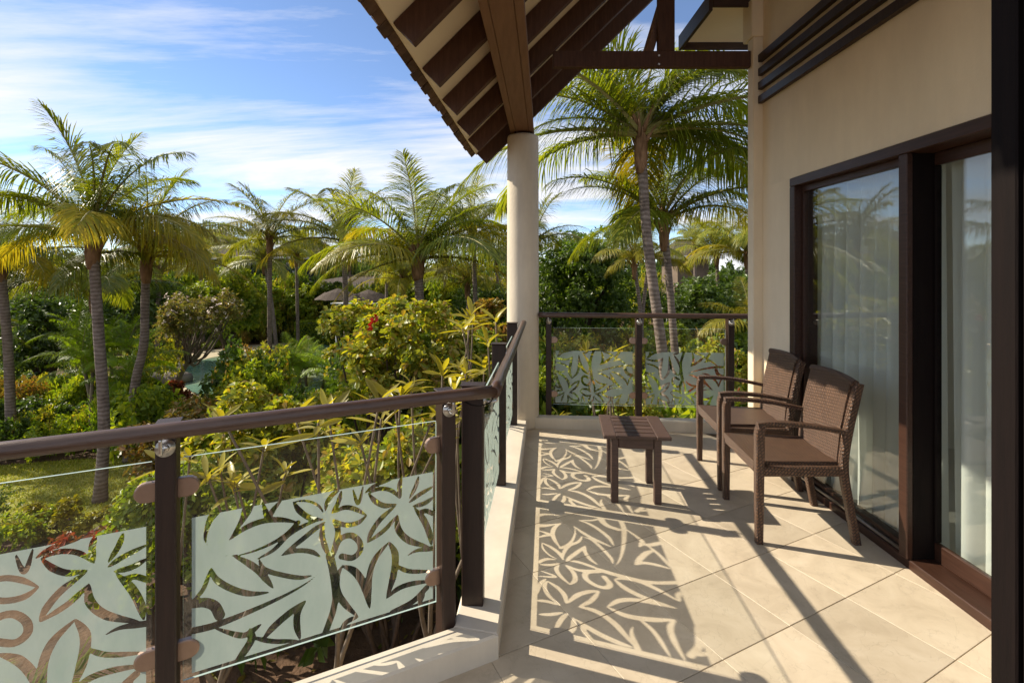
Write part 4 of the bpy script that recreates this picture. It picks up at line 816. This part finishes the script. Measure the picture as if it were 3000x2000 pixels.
# palms out to the left that the door glass mirrors
palm('coconut palm outside the picture, mirrored in the door glass', [(-9.6, 19.5, GZ), (-9.6, 19.5, 2.6)], 0.15, 0.12, 18, 2.6, 255, 'frondfar', .2)
# spiky and areca palms under the lawn palm
def areca(label, x, y, hs, fl, seed, n=9, kind='areca', name='areca_palm', emax=5):
    r_ = np.random.default_rng(seed); root = empty(name, (x, y, GZ), 0, label, 'palm', None)
    for q, h in enumerate(hs):
        bx_, by_ = r_.normal(size=2) * 0.35; tx, ty = bx_ + r_.normal() * .25, by_ + r_.normal() * .25
        mb = MB(); mb.tube(spline([(bx_, by_, 0), (bx_ * .8 + tx * .2, by_, h * .5), (tx, ty, h)], 10), np.linspace(0.055, 0.035, 10), 8); mb.build('stem', M['bark'], root, True)
        for k in range(n):
            ci_ = min(int(0.5 + emax * (k / (n - 1))), 7); inst(fmesh(kind, ci_, k % 2), root, (tx, ty, h), (0, 0, k * 2.4 + q), fl * r_.uniform(.8, 1.1), 'frond')
    return root
areca('clump of bright green areca palms left of the lawn palm trunk', -10.6, 13.2, (2.0, 1.6, 2.3), 1.25, 5)
areca('areca palm clump between the lawn palm and the kinked palm', -11.6, 14.6, (2.2, 1.8), 1.3, 6)
areca('low areca palm clump left of the lawn palm under hanging fronds', -12.2, 15.0, (2.3, 1.9, 2.6), 1.3, 7)
areca('spiky dark green palm with stiff leaves at the far left', -13.1, 13.0, (3.0,), 1.35, 8, 20, 'frond', 'spiky_palm', 6)
areca('fern like green palm tuft beside the pool edge', -7.9, 19.0, (0.9, 0.7), 1.3, 9, 12, 'areca', 'palm_tuft')
areca('dark strap leaved tuft in front of the sandy pool shallows', -8.9, 20.6, (0.9, 0.6, 0.8), 1.0, 10, 14, 'frondfar', 'palm_tuft', 7)
areca('palm tuft growing in the middle of the pool planting', -6.9, 17.5, (1.0, 0.6), 1.2, 12, 12, 'areca', 'palm_tuft', 6)
areca('young green palm low under the railing at the lower left', -2.35, 2.9, (0.5,), 1.1, 14, 12, 'frond', 'young_palm', 6)
areca('young feathery palm under the nearest railing panel', -3.15, 3.3, (1.2,), 1.25, 15, 12, 'frond', 'young_palm', 6)
# second lawn palm under the glass: dark trunk close to the villa
# ------------------------------------------------------------------ trees
shrub('round_tree', 'large round dark green tree right of the column', 'tree', 3.0, 21.5, 6.7, 3.1, 2.6, 'canopy', 301, 4600, 7, 0.17, 0.08, 'diamond', 46, 0.12, 0.34, stems=14, trunk=0.3)
shrub('round_tree', 'second dark green tree behind the slim palm trunk at right', 'tree', 7.0, 18.5, 4.6, 2.7, 2.2, 'canopy', 302, 2800, 7, 0.17, 0.075, 'diamond', 34, 0.08, 0.36, stems=10, trunk=0.25)
shrub('garden_tree', 'dark tree behind the kinked palm at left', 'tree', -18.5, 24, 5.2, 3.4, 2.4, 'dark', 303, 1500, 7, 0.26, 0.11, 'diamond', 34, 0.08, 0.36, stems=10, trunk=0.25)
shrub('garden_tree', 'bushy tree right of the kinked palm under the yellow fronds', 'tree', -15.4, 26.5, 5.0, 2.2, 2.0, 'mid', 304, 1100, 7, 0.26, 0.11, 'diamond', 26, 0.1, 0.36, stems=10, trunk=0.22)
shrub('garden_tree', 'dark leafy tree behind the leafy palms at the left edge', 'tree', -17.0, 18.0, 4.3, 2.6, 2.0, 'dark', 305, 1300, 7, 0.22, 0.09, 'diamond', 28, 0.08, 0.36, stems=10, trunk=0.22)
shrub('garden_tree', 'green tree between the pool and the central palms', 'tree', -6.8, 31.0, 4.3, 2.6, 2.0, 'mid', 306, 1100, 7, 0.26, 0.11, 'diamond', 26, 0.08, 0.36, stems=8, trunk=0.2)
shrub('garden_tree', 'green tree left of the column behind the shrubs', 'tree', -1.2, 23.0, 4.3, 2.2, 2.0, 'dark', 307, 1100, 7, 0.24, 0.10, 'diamond', 26, 0.08, 0.36, stems=8, trunk=0.2)
shrub('garden_tree', 'leafy tree low in front of the far right palms', 'tree', 9.6, 20.0, 4.5, 2.4, 2.0, 'canopy', 308, 1800, 7, 0.18, 0.08, 'diamond', 26, 0.08, 0.36, stems=8, trunk=0.2)
# ------------------------------------------------------------------ frangipani over the pool, with bare grey limbs
fr = empty('frangipani_tree', (-12.7, 18.6, GZ), 0, 'round frangipani tree with pale blossom leaning over the pool', 'tree'); r_ = np.random.default_rng(401)
P = lumpset(r_, 40, 2.1, 1.7, 3.9, 0.45) + np.array([0.9, 0, 0])
V, F = foliage(r_, P, 0.42, 950, 7, 0.17, 0.055, 'diamond', 0.5, 0.7); mesh_obj('crown', V, F, M['frangi'], fr)['kind'] = 'stuff'
V, F = foliage(r_, P + np.array([0, 0, .1]), 0.50, 170, 5, 0.09, 0.07, 'diamond', 0.8, 0.9); mesh_obj('blossom', V, F, M['petal'], fr)['kind'] = 'stuff'
mb = MB(); mb.tube(spline([(0, 0, -.05), (0.15, 0, 0.7), (0.55, 0, 1.3)], 8), np.linspace(.13, .1, 8), 9)
for e in P[:22]: mb.tube(spline([(0.45, 0, 1.15), (0.45 * .6 + e[0] * .4 + r_.normal() * .2, e[1] * .4, 1.45 + r_.normal() * .12), e], 8), np.linspace(.06, .018, 8), 6, False)
mb.build('trunk', M['bark'], fr, True)
# ------------------------------------------------------------------ near shrubs
def near(name, label, x, y, h, rx, ry, mat, seed, ns, L_=0.15, W_=0.085, **k):
    if h > 1.3: L_, W_, ns = L_ * .72, W_ * .70, int(ns * (2.9 if y < 9 else 2.0))
    return shrub(name, label, k.pop('cat', 'shrub'), x, y, h, rx, ry, mat, seed, ns, k.pop('m', 6), L_, W_, k.pop('shape', 'obovate'), k.pop('lumps', 26), k.pop('zlow', 0.45), k.pop('lr', 0.3), None, k.pop('stems', 12), k.pop('bark', 'darkbark'), k.pop('up', 0.5), sr=k.pop('sr', 0.035))
near('sea_grape', 'big yellow green shrub with forked dark branches left of the column', -1.5, 7.4, 4.55, 1.75, 1.1, 'lime', 501, 470, lumps=44, zlow=0.48, lr=0.19, stems=14)
near('sea_grape', 'pale green shrub top spreading left of the forked shrub', -2.3, 8.7, 4.5, 1.2, 1.0, 'lime', 502, 420, lumps=24, zlow=0.55, lr=0.24)
near('leafy_bush', 'bright yellow green bush rising behind the nearest handrail', -3.3, 6.6, 3.35, 1.5, 0.9, 'lime', 503, 620, lumps=30, zlow=0.35, lr=0.26)
near('leafy_bush', 'bronze tinged bush left end of the bright hedge by the pool', -4.9, 7.4, 2.75, 1.1, 0.9, 'bronze', 504, 430, 0.13, 0.07, zlow=0.3)
near('leafy_bush', 'green bush under the bright hedge, seen through the glass', -3.6, 5.9, 2.5, 1.5, 0.8, 'mid', 505, 620, 0.14, 0.075, zlow=0.2)
near('leafy_bush', 'yellow green bush below the corner post', -1.4, 5.6, 3.1, 1.1, 0.8, 'lime', 506, 480, zlow=0.3)
near('leafy_bush', 'dense bush outside the second railing near the column', -0.9, 8.2, 3.9, 1.0, 0.9, 'mid', 507, 420, zlow=0.4)
near('leafy_bush', 'orange green croton bush beside the column at mid height', -0.55, 9.8, 4.2, 0.9, 0.8, 'bronze', 508, 380, 0.16, 0.07, zlow=0.5)
near('leafy_bush', 'dark bush filling the gap below the orange croton', -1.9, 10.5, 3.2, 1.5, 1.0, 'dark', 509, 420, 0.16, 0.08, zlow=0.2)
near('leafy_bush', 'yellow green bush centred behind the far railing', 1.75, 8.0, 3.5, 0.9, 0.8, 'lime', 510, 430, 0.13, 0.075, zlow=0.2)
near('leafy_bush', 'dark green bush behind the left far railing panel', 0.85, 8.4, 3.35, 0.8, 0.8, 'mid', 511, 380, 0.14, 0.07, zlow=0.2)
near('leafy_bush', 'red leaved croton bush behind the right far railing panel', 3.9, 9.6, 3.15, 0.75, 0.7, 'red', 512, 330, 0.14, 0.05, zlow=0.35)
near('leafy_bush', 'yellow green bush right of the croton, by the pilaster', 4.5, 10.4, 3.5, 1.0, 0.8, 'lime', 513, 430, 0.13, 0.07, zlow=0.2)
near('leafy_bush', 'green bush between the leaning trunk and the pilaster', 3.6, 8.3, 2.6, 0.9, 0.7, 'mid', 514, 420, 0.13, 0.06, zlow=0.1)
near('leafy_bush', 'lime leaved bush low outside the far railing', 2.4, 6.9, 2.7, 1.1, 0.7, 'lime', 515, 430, 0.13, 0.075, zlow=0.15)
near('leafy_bush', 'green bush low outside the far railing beside the column', 0.7, 6.7, 2.8, 0.8, 0.6, 'mid', 516, 380, 0.14, 0.075, zlow=0.15)
near('golden_bush', 'small golden yellow bush between the lawn trunk and the post', -9.1, 12.2, 0.95, 0.62, 0.5, 'gold', 517, 260, 0.09, 0.05, zlow=0.05, stems=5, lumps=14)
near('ground_shrub', 'yellow green ground shrub at the near edge of the lawn', -7.7, 8.55, 0.62, 1.25, 0.55, 'gold', 518, 420, 0.085, 0.055, zlow=0.0, stems=5, lumps=22)
near('ground_shrub', 'grey green low hedge at the lower left edge', -10.0, 8.7, 0.85, 1.7, 0.7, 'dark', 519, 620, 0.06, 0.035, zlow=0.0, stems=5, lumps=30)
near('ground_shrub', 'red and green croton under the lawn edge shrub', -6.7, 7.7, 0.6, 0.9, 0.4, 'red', 520, 260, 0.11, 0.05, zlow=0.0, stems=5, lumps=16)
near('ground_shrub', 'yellow orange shrub on the small lawn beyond the near glass', -3.9, 7.9, 0.95, 0.8, 0.5, 'gold', 521, 300, 0.09, 0.05, zlow=0.0, stems=5, lumps=18)
near('ground_shrub', 'leafy green shrub beneath the near glass panel', -5.2, 6.9, 1.0, 0.9, 0.6, 'mid', 522, 360, 0.1, 0.055, zlow=0.0, stems=5, lumps=18)
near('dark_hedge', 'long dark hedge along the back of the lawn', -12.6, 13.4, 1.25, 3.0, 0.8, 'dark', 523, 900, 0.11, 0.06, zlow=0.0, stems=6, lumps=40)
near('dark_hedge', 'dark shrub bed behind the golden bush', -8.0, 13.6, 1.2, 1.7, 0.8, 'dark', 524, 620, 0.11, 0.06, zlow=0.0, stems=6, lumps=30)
near('red_shrub', 'red leaved shrub beside the kinked palm trunk', -10.6, 15.4, 1.15, 0.5, 0.4, 'red', 525, 220, 0.13, 0.05, zlow=0.35, stems=6, lumps=12)
near('leafy_bush', 'round leafy bush on the near pool bank', -5.7, 11.6, 1.75, 1.3, 0.9, 'lime', 526, 520, 0.15, 0.09, zlow=0.15, lumps=24)
near('leafy_bush', 'orange tipped bush on the near pool bank', -7.2, 12.9, 1.45, 1.0, 0.8, 'bronze', 527, 380, 0.13, 0.06, zlow=0.15, lumps=20)
near('leafy_bush', 'yellow green bush right of the clipped hedge', -6.2, 25.5, 3.3, 1.8, 1.4, 'lime', 532, 560, 0.2, 0.11, zlow=0.15, lumps=26)
near('leafy_bush', 'broad bush in front of the second villa', -14.6, 31.5, 4.0, 2.6, 1.6, 'mid', 533, 760, 0.24, 0.13, zlow=0.1, lumps=30)
near('leafy_bush', 'yellow green bush under the drooping palm crown', -8.8, 32.0, 4.1, 2.4, 1.5, 'lime', 534, 660, 0.24, 0.13, zlow=0.1, lumps=30)
near('leafy_bush', 'broad green bush hiding the building left of the drooping palm', -12.6, 33.0, 4.7, 2.4, 1.3, 'canopy', 541, 700, 0.24, 0.13, zlow=0.1, lumps=30)
near('leafy_bush', 'broad green bush hiding the building right of the drooping palm', -6.0, 33.5, 4.6, 2.6, 1.3, 'canopy', 542, 760, 0.24, 0.13, zlow=0.1, lumps=30)
near('leafy_bush', 'dense bush under the palms left of the column', -2.4, 27.0, 4.3, 2.2, 1.3, 'mid', 543, 660, 0.22, 0.12, zlow=0.1, lumps=28)
near('leafy_bush', 'bright green bush low between the pool and the forked shrub', -5.3, 16.5, 2.4, 1.2, 1.0, 'lime', 544, 460, 0.17, 0.10, zlow=0.1, lumps=22)
near('leafy_bush', 'green bush beneath the twin yellowing palms', 4.6, 13.5, 3.4, 1.2, 0.9, 'mid', 545, 480, 0.16, 0.09, zlow=0.1, lumps=22)
near('leafy_bush', 'lime green bush under the dark tree right of the column', 1.9, 13.0, 3.2, 1.2, 0.9, 'lime', 546, 480, 0.16, 0.09, zlow=0.1, lumps=22)
near('leafy_bush', 'green bush behind the forked shrub toward the palms', -4.0, 15.5, 3.6, 1.6, 1.2, 'mid', 536, 560, 0.18, 0.10, zlow=0.15, lumps=26)
near('leafy_bush', 'lime bush in front of the big crowned palm trunk', -2.6, 13.0, 3.9, 1.3, 1.0, 'lime', 537, 520, 0.16, 0.09, zlow=0.2, lumps=24)
near('leafy_bush', 'bush between the drooping palm trunk and the forked shrub', -4.4, 11.2, 1.95, 1.2, 0.9, 'lime', 538, 480, 0.15, 0.09, zlow=0.2, lumps=24)
# hibiscus flowers on the forked shrub
hb = [o for o in C.objects if o.get('label', '').startswith('big yellow green shrub')][0]
V, F = leaf_mesh(np.repeat(np.array([[-0.28, -1.05, 4.02], [-0.24, -1.06, 4.09], [-0.31, -1.05, 3.95]]), 5, 0), nrm(rng.normal(size=(15, 3)) + np.array([0, -.6, .3])), rng.normal(size=(15, 3)), np.full(15, 0.07), np.full(15, 0.05), 'obovate')
mesh_obj('flower', V, F, M['redpetal'], hb)
# clipped box hedge
hd = empty('clipped_hedge', (-12.2, 30.7, GZ), 0, 'clipped square hedge beyond the pool', 'hedge')
mb = MB(); mb.box((0, 0, 0.7), (2.1, 1.1, 1.35), 0.1); mb.build('core', M['dark'], hd)
r_ = np.random.default_rng(77); n = 4200; q = r_.uniform(-1, 1, (n, 3)); ax_ = r_.integers(0, 3, n); sg_ = np.where(r_.random(n) < .5, -1, 1); ax_ = np.where((ax_ == 2) & (sg_ < 0), 1, ax_)
q[np.arange(n), ax_] = sg_; dn = np.zeros((n, 3)); dn[np.arange(n), ax_] = sg_
V, F = leaf_mesh(q * np.array([1.07, .57, .70]) + np.array([0, 0, .72]), nrm(dn + r_.normal(size=(n, 3)) * .8), dn + r_.normal(size=(n, 3)) * .4, r_.uniform(.09, .14, n), r_.uniform(.05, .08, n)); mesh_obj('foliage', V, F, M['mid'], hd)['kind'] = 'stuff'

# ------------------------------------------------------------------ plumerias outside the railings, single leaves
def plum_leaf(seed, L_=0.30, W_=0.075):
    r_ = np.random.default_rng(seed); n = 7; V = []
    for k in range(n):
        f = k / (n - 1); wd = W_ * (math.sin(math.pi * min(1, f * .94 + .05)) ** .8) * (0.55 + .6 * f) * 0.5; x = L_ * f; z = -L_ * 0.22 * f * f + L_ * .03 * math.sin(seed + f * 4)
        V += [(x, -wd, z + wd * .35), (x, 0, z), (x, wd, z + wd * .35)]
    F = []
    for k in range(n - 1):
        a = k * 3; F += [[a, a + 3, a + 4, a + 1], [a + 1, a + 4, a + 5, a + 2]]
    me = bpy.data.meshes.new('leaf'); me.from_pydata(V, [], F); me.update(); me.materials.append(M['plum']); me.polygons.foreach_set('use_smooth', [True] * len(F)); return me
PL = [plum_leaf(s, 0.27 + .02 * s, 0.07 + .006 * s) for s in range(4)]
def plumeria(label, x, y, tips, seed, nl=9, ls=1.0):
    r_ = np.random.default_rng(seed); root = empty('plumeria', (x, y, GZ), 0, label, 'plant', 'plumerias outside the balcony'); mb = MB(); O = np.array([x, y, GZ])
    mid = np.mean(np.array(tips), axis=0) - O; forks = [np.array([mid[0] * .5 + r_.normal() * .15, mid[1] * .5 + r_.normal() * .12, mid[2] * .55]) for _ in range(3)]
    mb.tube(spline([(0, 0, -.05), (mid[0] * .1, 0, mid[2] * .2), (mid[0] * .3, mid[1] * .3, mid[2] * .36)], 7), np.linspace(.045, .032, 7), 8); hub = np.array([mid[0] * .3, mid[1] * .3, mid[2] * .35])
    for f in forks: mb.tube(spline([hub, (hub + f) / 2 + r_.normal(size=3) * .05, f], 6), np.linspace(.024, .017, 6), 7, False)
    for tp in tips:
        e = np.array(tp) - O; f = forks[int(np.argmin([np.linalg.norm(e - q) for q in forks]))]
        mb.tube(spline([f, (f + e) / 2 + np.array([r_.normal() * .05, r_.normal() * .05, -.06]), e], 7), np.linspace(.014, .009, 7), 7)
        for k in range(nl):
            me = PL[int(r_.integers(0, 4))]; a = k * 2.4 + r_.normal() * .3; el_ = R(r_.uniform(5, 68))
            inst(me, root, e + np.array([0, 0, -0.012 * k]), (r_.normal() * .35, -el_, a), ls * r_.uniform(.45, .9), 'leaf')
    mb.build('stems', M['bark'], root, True); return root
r_ = np.random.default_rng(61)
def tips(n, x, y, z, sx, sy, sz): return [(x + r_.uniform(-sx, sx), y + r_.uniform(-sy, sy), z + r_.uniform(-sz, sz)) for _ in range(n)]
plumeria('plumeria with bare grey stems right behind the near glass', -1.5, 3.9, tips(9, -1.35, 3.9, 0.22, .75, .4, .24), 1)
plumeria('plumeria with long yellowing leaves left of the corner post', -0.75, 4.4, tips(8, -0.75, 4.6, 0.38, .4, .5, .22), 2)
plumeria('tall plumeria reaching up beside the second railing posts', -0.45, 6.2, tips(8, -0.45, 6.0, 0.62, .28, .5, .28), 3, 9, 1.15)
plumeria('plumeria behind the left panel of the far railing', 0.95, 5.9, tips(6, 0.95, 5.8, 0.42, .28, .3, .22), 4, 8)
plumeria('plumeria with broad yellow leaves low behind the far railing', 1.3, 5.4, tips(8, 1.15, 5.35, -0.22, .75, .2, .12), 5, 8, .9)
plumeria('leggy plumeria low behind the nearest glass, farther left', -2.6, 4.3, tips(8, -2.5, 4.3, -0.15, .6, .4, .22), 6, 8)

# ------------------------------------------------------------------ uncountable filling between them
LIB = {}
def lib(kind):
    if kind not in LIB:
        L_ = []
        for s in range(4):
            q = np.random.default_rng(hash(kind) % 1000 + s if False else {'broad': 10, 'fine': 20, 'strap': 30}[kind] + s); P = lumpset(q, 14, 1, 1, 1, 0.05)
            if kind == 'broad': L_.append(foliage(q, P, 0.33, 230, 6, 0.15, 0.085, 'diamond', .5))
            elif kind == 'fine': L_.append(foliage(q, P, 0.33, 330, 6, 0.10, 0.045, 'diamond', .5))
            else: L_.append(foliage(q, P * np.array([.8, .8, .5]), 0.30, 60, 11, 0.55, 0.05, 'oval', 1.0, .6))
        LIB[kind] = L_
    return LIB[kind]
def mass(name, label, mat, spots, kind, seed):
    q = np.random.default_rng(seed); VV = []; FF = []; n = 0
    for (x, y, r0, h) in spots:
        V, F = lib(kind)[int(q.integers(0, 4))]; a = q.uniform(0, 6.28); c, s = math.cos(a), math.sin(a); W = V.copy()
        X = W[:, 0] * r0; Yq = W[:, 1] * r0; W = np.stack([x + c * X - s * Yq, y + s * X + c * Yq, GZ + np.maximum(W[:, 2] * h, 0.01)], 1); VV.append(W); FF.append(F + n); n += len(V)
    return tag(mesh_obj(name, np.concatenate(VV), np.concatenate(FF), M[mat]), label, None, None, 'stuff')
q = np.random.default_rng(5); spots = {k: [] for k in ('dark', 'mid', 'lime', 'bronze', 'far')}
def hmax(x, y):
    u = 1176 + 1130 * x / y
    if y < 9.9 and u < 600: return 0.6
    if x < -11 and y < 14.5: return 1.0
    if 345 < u < 540 and y < 31: return 4.7 - (898 - 617) / 1130 * y - .42 if y < 17 else 0.3      # keep two glimpses of the pool
    if 600 < u < 840 and y < 28: return 4.7 - (872 - 617) / 1130 * y - .42 if y < 19.5 else 0.3
    if 340 < u < 850 and y < 24: return 4.7 - (790 - 617) / 1130 * y
    if u < 340: return 4.7 - (870 - 617) / 1130 * y
    return 4.7 - (760 - 617) / 1130 * y
tries = 0
while tries < 2600:
    tries += 1; y = 6.0 + 32 * q.random() ** 1.1; x = q.uniform(-1.22 * y, 0.62 * y)
    if inpoly(x, y, LAWN) or inpoly(x, y, LAWN2) or inpoly(x, y, blob(-10.6, 24.0, 5.3, 6.9, 60, 5, 0.13, R(25))) or inpoly(x, y, PATH): continue
    if -6.0 < x < -5.2 and y < 12: continue
    if y < 8.6 and -8.8 < x < -0.3 and q.random() < .85: continue
    if inpoly(x, y, SAND) and q.random() < .75: continue
    if q.random() > 0.30 + 0.02 * y: continue
    h = min(q.uniform(0.6, 2.4) + 0.045 * y * q.random(), max(0.35, hmax(x, y))); r0 = min(max(0.45, h * .55), 1.5) * q.uniform(.8, 1.2)
    k = q.choice(['dark', 'mid', 'lime', 'bronze'], p=[.42, .30, .18, .10]); spots[k].append((x, y, r0, h))
for i in range(70):
    y = q.uniform(30.5, 35.4); x = q.uniform(-24, 9.5)
    if inpoly(x, y, SAND): continue
    spots[q.choice(['mid', 'lime', 'dark'], p=[.45, .3, .25])].append((x, y, q.uniform(1.0, 1.8), q.uniform(2.9, 4.5)))
for i in range(120):
    y = q.uniform(38, 62); x = q.uniform(-1.2 * y, 0.7 * y); spots['far'].append((x, y, q.uniform(1.6, 3.0), q.uniform(3.8, 5.6) + 0.02 * (y - 38)))
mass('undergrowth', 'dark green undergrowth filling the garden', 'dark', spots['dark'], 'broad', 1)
mass('undergrowth', 'mid green undergrowth between the palms', 'mid', spots['mid'], 'broad', 2)
mass('undergrowth', 'yellow green undergrowth around the pool', 'lime', spots['lime'], 'fine', 3)
mass('undergrowth', 'bronze leaved undergrowth in the beds', 'bronze', spots['bronze'], 'fine', 4)
mass('treeline', 'far line of dark trees behind the garden', 'dark', spots['far'], 'broad', 6)
sp = [(q.uniform(-13.5, -5), q.uniform(12.6, 18), q.uniform(.35, .6), q.uniform(.8, 1.4)) for _ in range(26)] + [(q.uniform(.5, 6), q.uniform(6, 14), q.uniform(.35, .55), q.uniform(1.5, 2.6)) for _ in range(14)]
sp = [s for s in sp if s[3] < hmax(s[0], s[1])]
mass('strap_plants', 'strap leaved plants scattered through the beds', 'areca', sp, 'strap', 7)
# grass blades on the lawns
n = 42000; gx = q.uniform(-15, -1.5, n); gy = q.uniform(7.4, 12.6, n); k_ = (inpoly(gx, gy, LAWN) | inpoly(gx, gy, LAWN2)) & ~inpoly(gx, gy, PATH); gx, gy = gx[k_], gy[k_]; n = len(gx)
a = q.uniform(0, 6.28, n); hgt = q.uniform(.03, .075, n); wd = q.uniform(.008, .016, n); ln_ = q.normal(size=(n, 2)) * .03
V = np.stack([np.stack([gx - np.cos(a) * wd, gy - np.sin(a) * wd, np.full(n, GZ + .004)], 1), np.stack([gx + np.cos(a) * wd, gy + np.sin(a) * wd, np.full(n, GZ + .004)], 1), np.stack([gx + ln_[:, 0], gy + ln_[:, 1], GZ + hgt], 1)], 1).reshape(-1, 3)
tag(mesh_obj('grass', V, np.arange(n * 3).reshape(-1, 3), M['blade']), 'short sunlit lawn grass', None, None, 'stuff')
# fallen leaves on the mulch under the railing
n = 420; lx = q.uniform(-4.2, -0.6, n); ly = q.uniform(2.6, 7.2, n)
V, F = leaf_mesh(np.stack([lx, ly, np.full(n, GZ + .02)], 1), np.stack([q.normal(size=n), q.normal(size=n), q.normal(size=n) * .1], 1), np.tile([0, 0, 1.0], (n, 1)) + q.normal(size=(n, 3)) * .3, q.uniform(.08, .2, n), q.uniform(.03, .07, n), 'oval', 0.0)
tag(mesh_obj('leaf_litter', V, F, M['bronze']), 'dry fallen leaves on the mulch below the railing', None, None, 'stuff')
# rocks round the pool
def rock(x, y, s, seed, label):
    q_ = np.random.default_rng(seed); n, m_ = 14, 9; V = []; 
    for i in range(m_):
        ph = math.pi * i / (m_ - 1)
        for j in range(n):
            th = 2 * math.pi * j / n; d = np.array([math.sin(ph) * math.cos(th), math.sin(ph) * math.sin(th), math.cos(ph)])
            V.append(d * np.array([s, s * .75, s * .55]) * (1 + .14 * math.sin(3 * d[0] * 2 + seed) + .12 * math.sin(5 * d[1] + seed * 2) + .06 * math.sin(9 * d[2] + 7 * d[0])))
    F = [[i * n + j, (i + 1) * n + j, (i + 1) * n + (j + 1) % n, i * n + (j + 1) % n] for i in range(m_ - 1) for j in range(n)]
    o = mesh_obj('rock', np.array(V) + np.array([x, y, GZ + s * .3]), F, M['rock'], None, True); return tag(o, label, 'rock', 'rocks round the pool')
for x, y, s, sd, lb in ((-13.3, 18.4, .75, 1, 'big grey boulder on the near left pool bank'), (-12.7, 17.5, .45, 2, 'small boulder left of the shaded pool arm'), (-13.9, 20.2, .6, 3, 'boulder under the frangipani trunk'), (-11.9, 16.9, .55, 4, 'flat pale rock at the near tip of the pool'), (-5.9, 19.0, .5, 5, 'grey rock in front of the turquoise water'), (-8.6, 17.0, .5, 6, 'low rock at the pool edge beside the palm tuft')):
    rock(x, y, s, sd, lb)
# ------------------------------------------------------------------ houses, thatched shades
def house(label, x0, x1, y0, y1, ze, zr, wallm, nwin, zw=None, ridge=0.5, name='garden_villa'):
    root = empty(name, ((x0 + x1) / 2, (y0 + y1) / 2, GZ), 0, label, 'building'); O = np.array(root.location)
    def pb(lo, hi, nm, mat, par=root, bev=.02):
        lo = np.array(lo, float); hi = np.array(hi, float); mb = MB(); mb.box((lo + hi) / 2 - O, hi - lo, bev); o = mb.build(nm, M[mat], par)
        if par is not root: o.location = Vector(o.location) - par.location
        return o
    pb((x0, y0, GZ), (x1, y1, ze), 'wall', wallm)
    ov = 0.7; X0, X1, Y0, Y1 = x0 - ov, x1 + ov, y0 - ov, y1 + ov; rl = (Y1 - Y0) * ridge; ym = (Y0 + Y1) / 2
    V = np.array([(X0, Y0, ze - .1), (X1, Y0, ze - .1), (X1, Y1, ze - .1), (X0, Y1, ze - .1), (X0, Y0, ze + .08), (X1, Y0, ze + .08), (X1, Y1, ze + .08), (X0, Y1, ze + .08), (X0 + rl, ym, zr), (X1 - rl, ym, zr)]) - O
    mb = MB(); mb.add(V, [[0, 1, 2, 3], [0, 1, 5, 4], [1, 2, 6, 5], [2, 3, 7, 6], [3, 0, 4, 7], [4, 5, 9, 8], [5, 6, 9], [6, 7, 8, 9], [7, 4, 8]]); rf = mb.build('roof', M['thatch'], root)
    pb((X0 + rl - .1, ym - .12, zr - .03), (X1 - rl + .1, ym + .12, zr + .08), 'ridge_cap', 'thatch', rf)
    pb((X0, Y0 - .06, ze - .16), (X1, Y0 - .005, ze + .06), 'fascia', 'white')
    for k in range(nwin):
        xc = x0 + (x1 - x0) * (k + .5) / nwin; zc = zw if zw is not None else ze - 1.3
        wv = pb((xc - .75, y0 - .06, zc - .85), (xc + .75, y0 - .01, zc + .85), 'window', 'white'); pb((xc - .66, y0 - .075, zc - .76), (xc + .66, y0 - .062, zc + .76), 'pane', 'hglass', wv, .002)
    return root
house('brown roofed villa behind the yellow fronds at the left', -33, -22.3, 40, 47, 2.4, 4.9, 'hwall', 2)
house('second brown roofed villa behind the short slim palm', -21.2, -17.4, 44, 50, 2.5, 4.4, 'hblue', 2, ridge=.25)
house('long blue grey building low behind the central palms', -15.5, 0.5, 36, 41, 0.2, 0.9, 'hblue', 7)
house('shingled house between the right palms and the dark tree', 11.1, 13.2, 33, 36.5, 2.3, 3.5, 'hbrown', 0, ridge=.25)
def shade(label, x, y, zt):
    root = empty('thatched_parasol', (x, y, GZ), 0, label, 'parasol', 'thatched parasols by the pool'); mb = MB(); n = 18
    for k, (r0, z0, r1, z1) in enumerate(((1.35, zt - .62 - GZ, .75, zt - .22 - GZ), (.85, zt - .30 - GZ, .04, zt - GZ))):
        V = [(r0 * math.cos(a) * (1 + .03 * (i % 2)), r0 * math.sin(a) * (1 + .03 * (i % 2)), z0 - .04 * (i % 2)) for i, a in enumerate(np.arange(n) * 2 * math.pi / n)] + [(r1 * math.cos(a), r1 * math.sin(a), z1) for a in np.arange(n) * 2 * math.pi / n]
        mb.add(V, [[i, (i + 1) % n, n + (i + 1) % n, n + i] for i in range(n)] + [list(range(n))])
    mb.build('canopy', M['thatch'], root); mb = MB(); mb.tube([(0, 0, 0), (0, 0, zt - GZ - .3)], .05, 8); mb.build('pole', M['bark'], root, True)
shade('thatched parasol left of the drooping palm trunk', -10.6, 30, 0.3)
shade('thatched parasol right of the drooping palm trunk', -8.6, 29.5, 0.25)
mb = MB(); mb.box((-8.9, 28.6, -0.5), (3.0, .9, .07), .02); mb.box((-10.2, 28.6, -1.9), (.1, .1, 2.6), .02); mb.box((-7.6, 28.6, -1.9), (.1, .1, 2.6), .02); tag(mb.build('poolside_shelter', M['white']), 'flat pale shelter roof below the drooping palm', 'shelter')
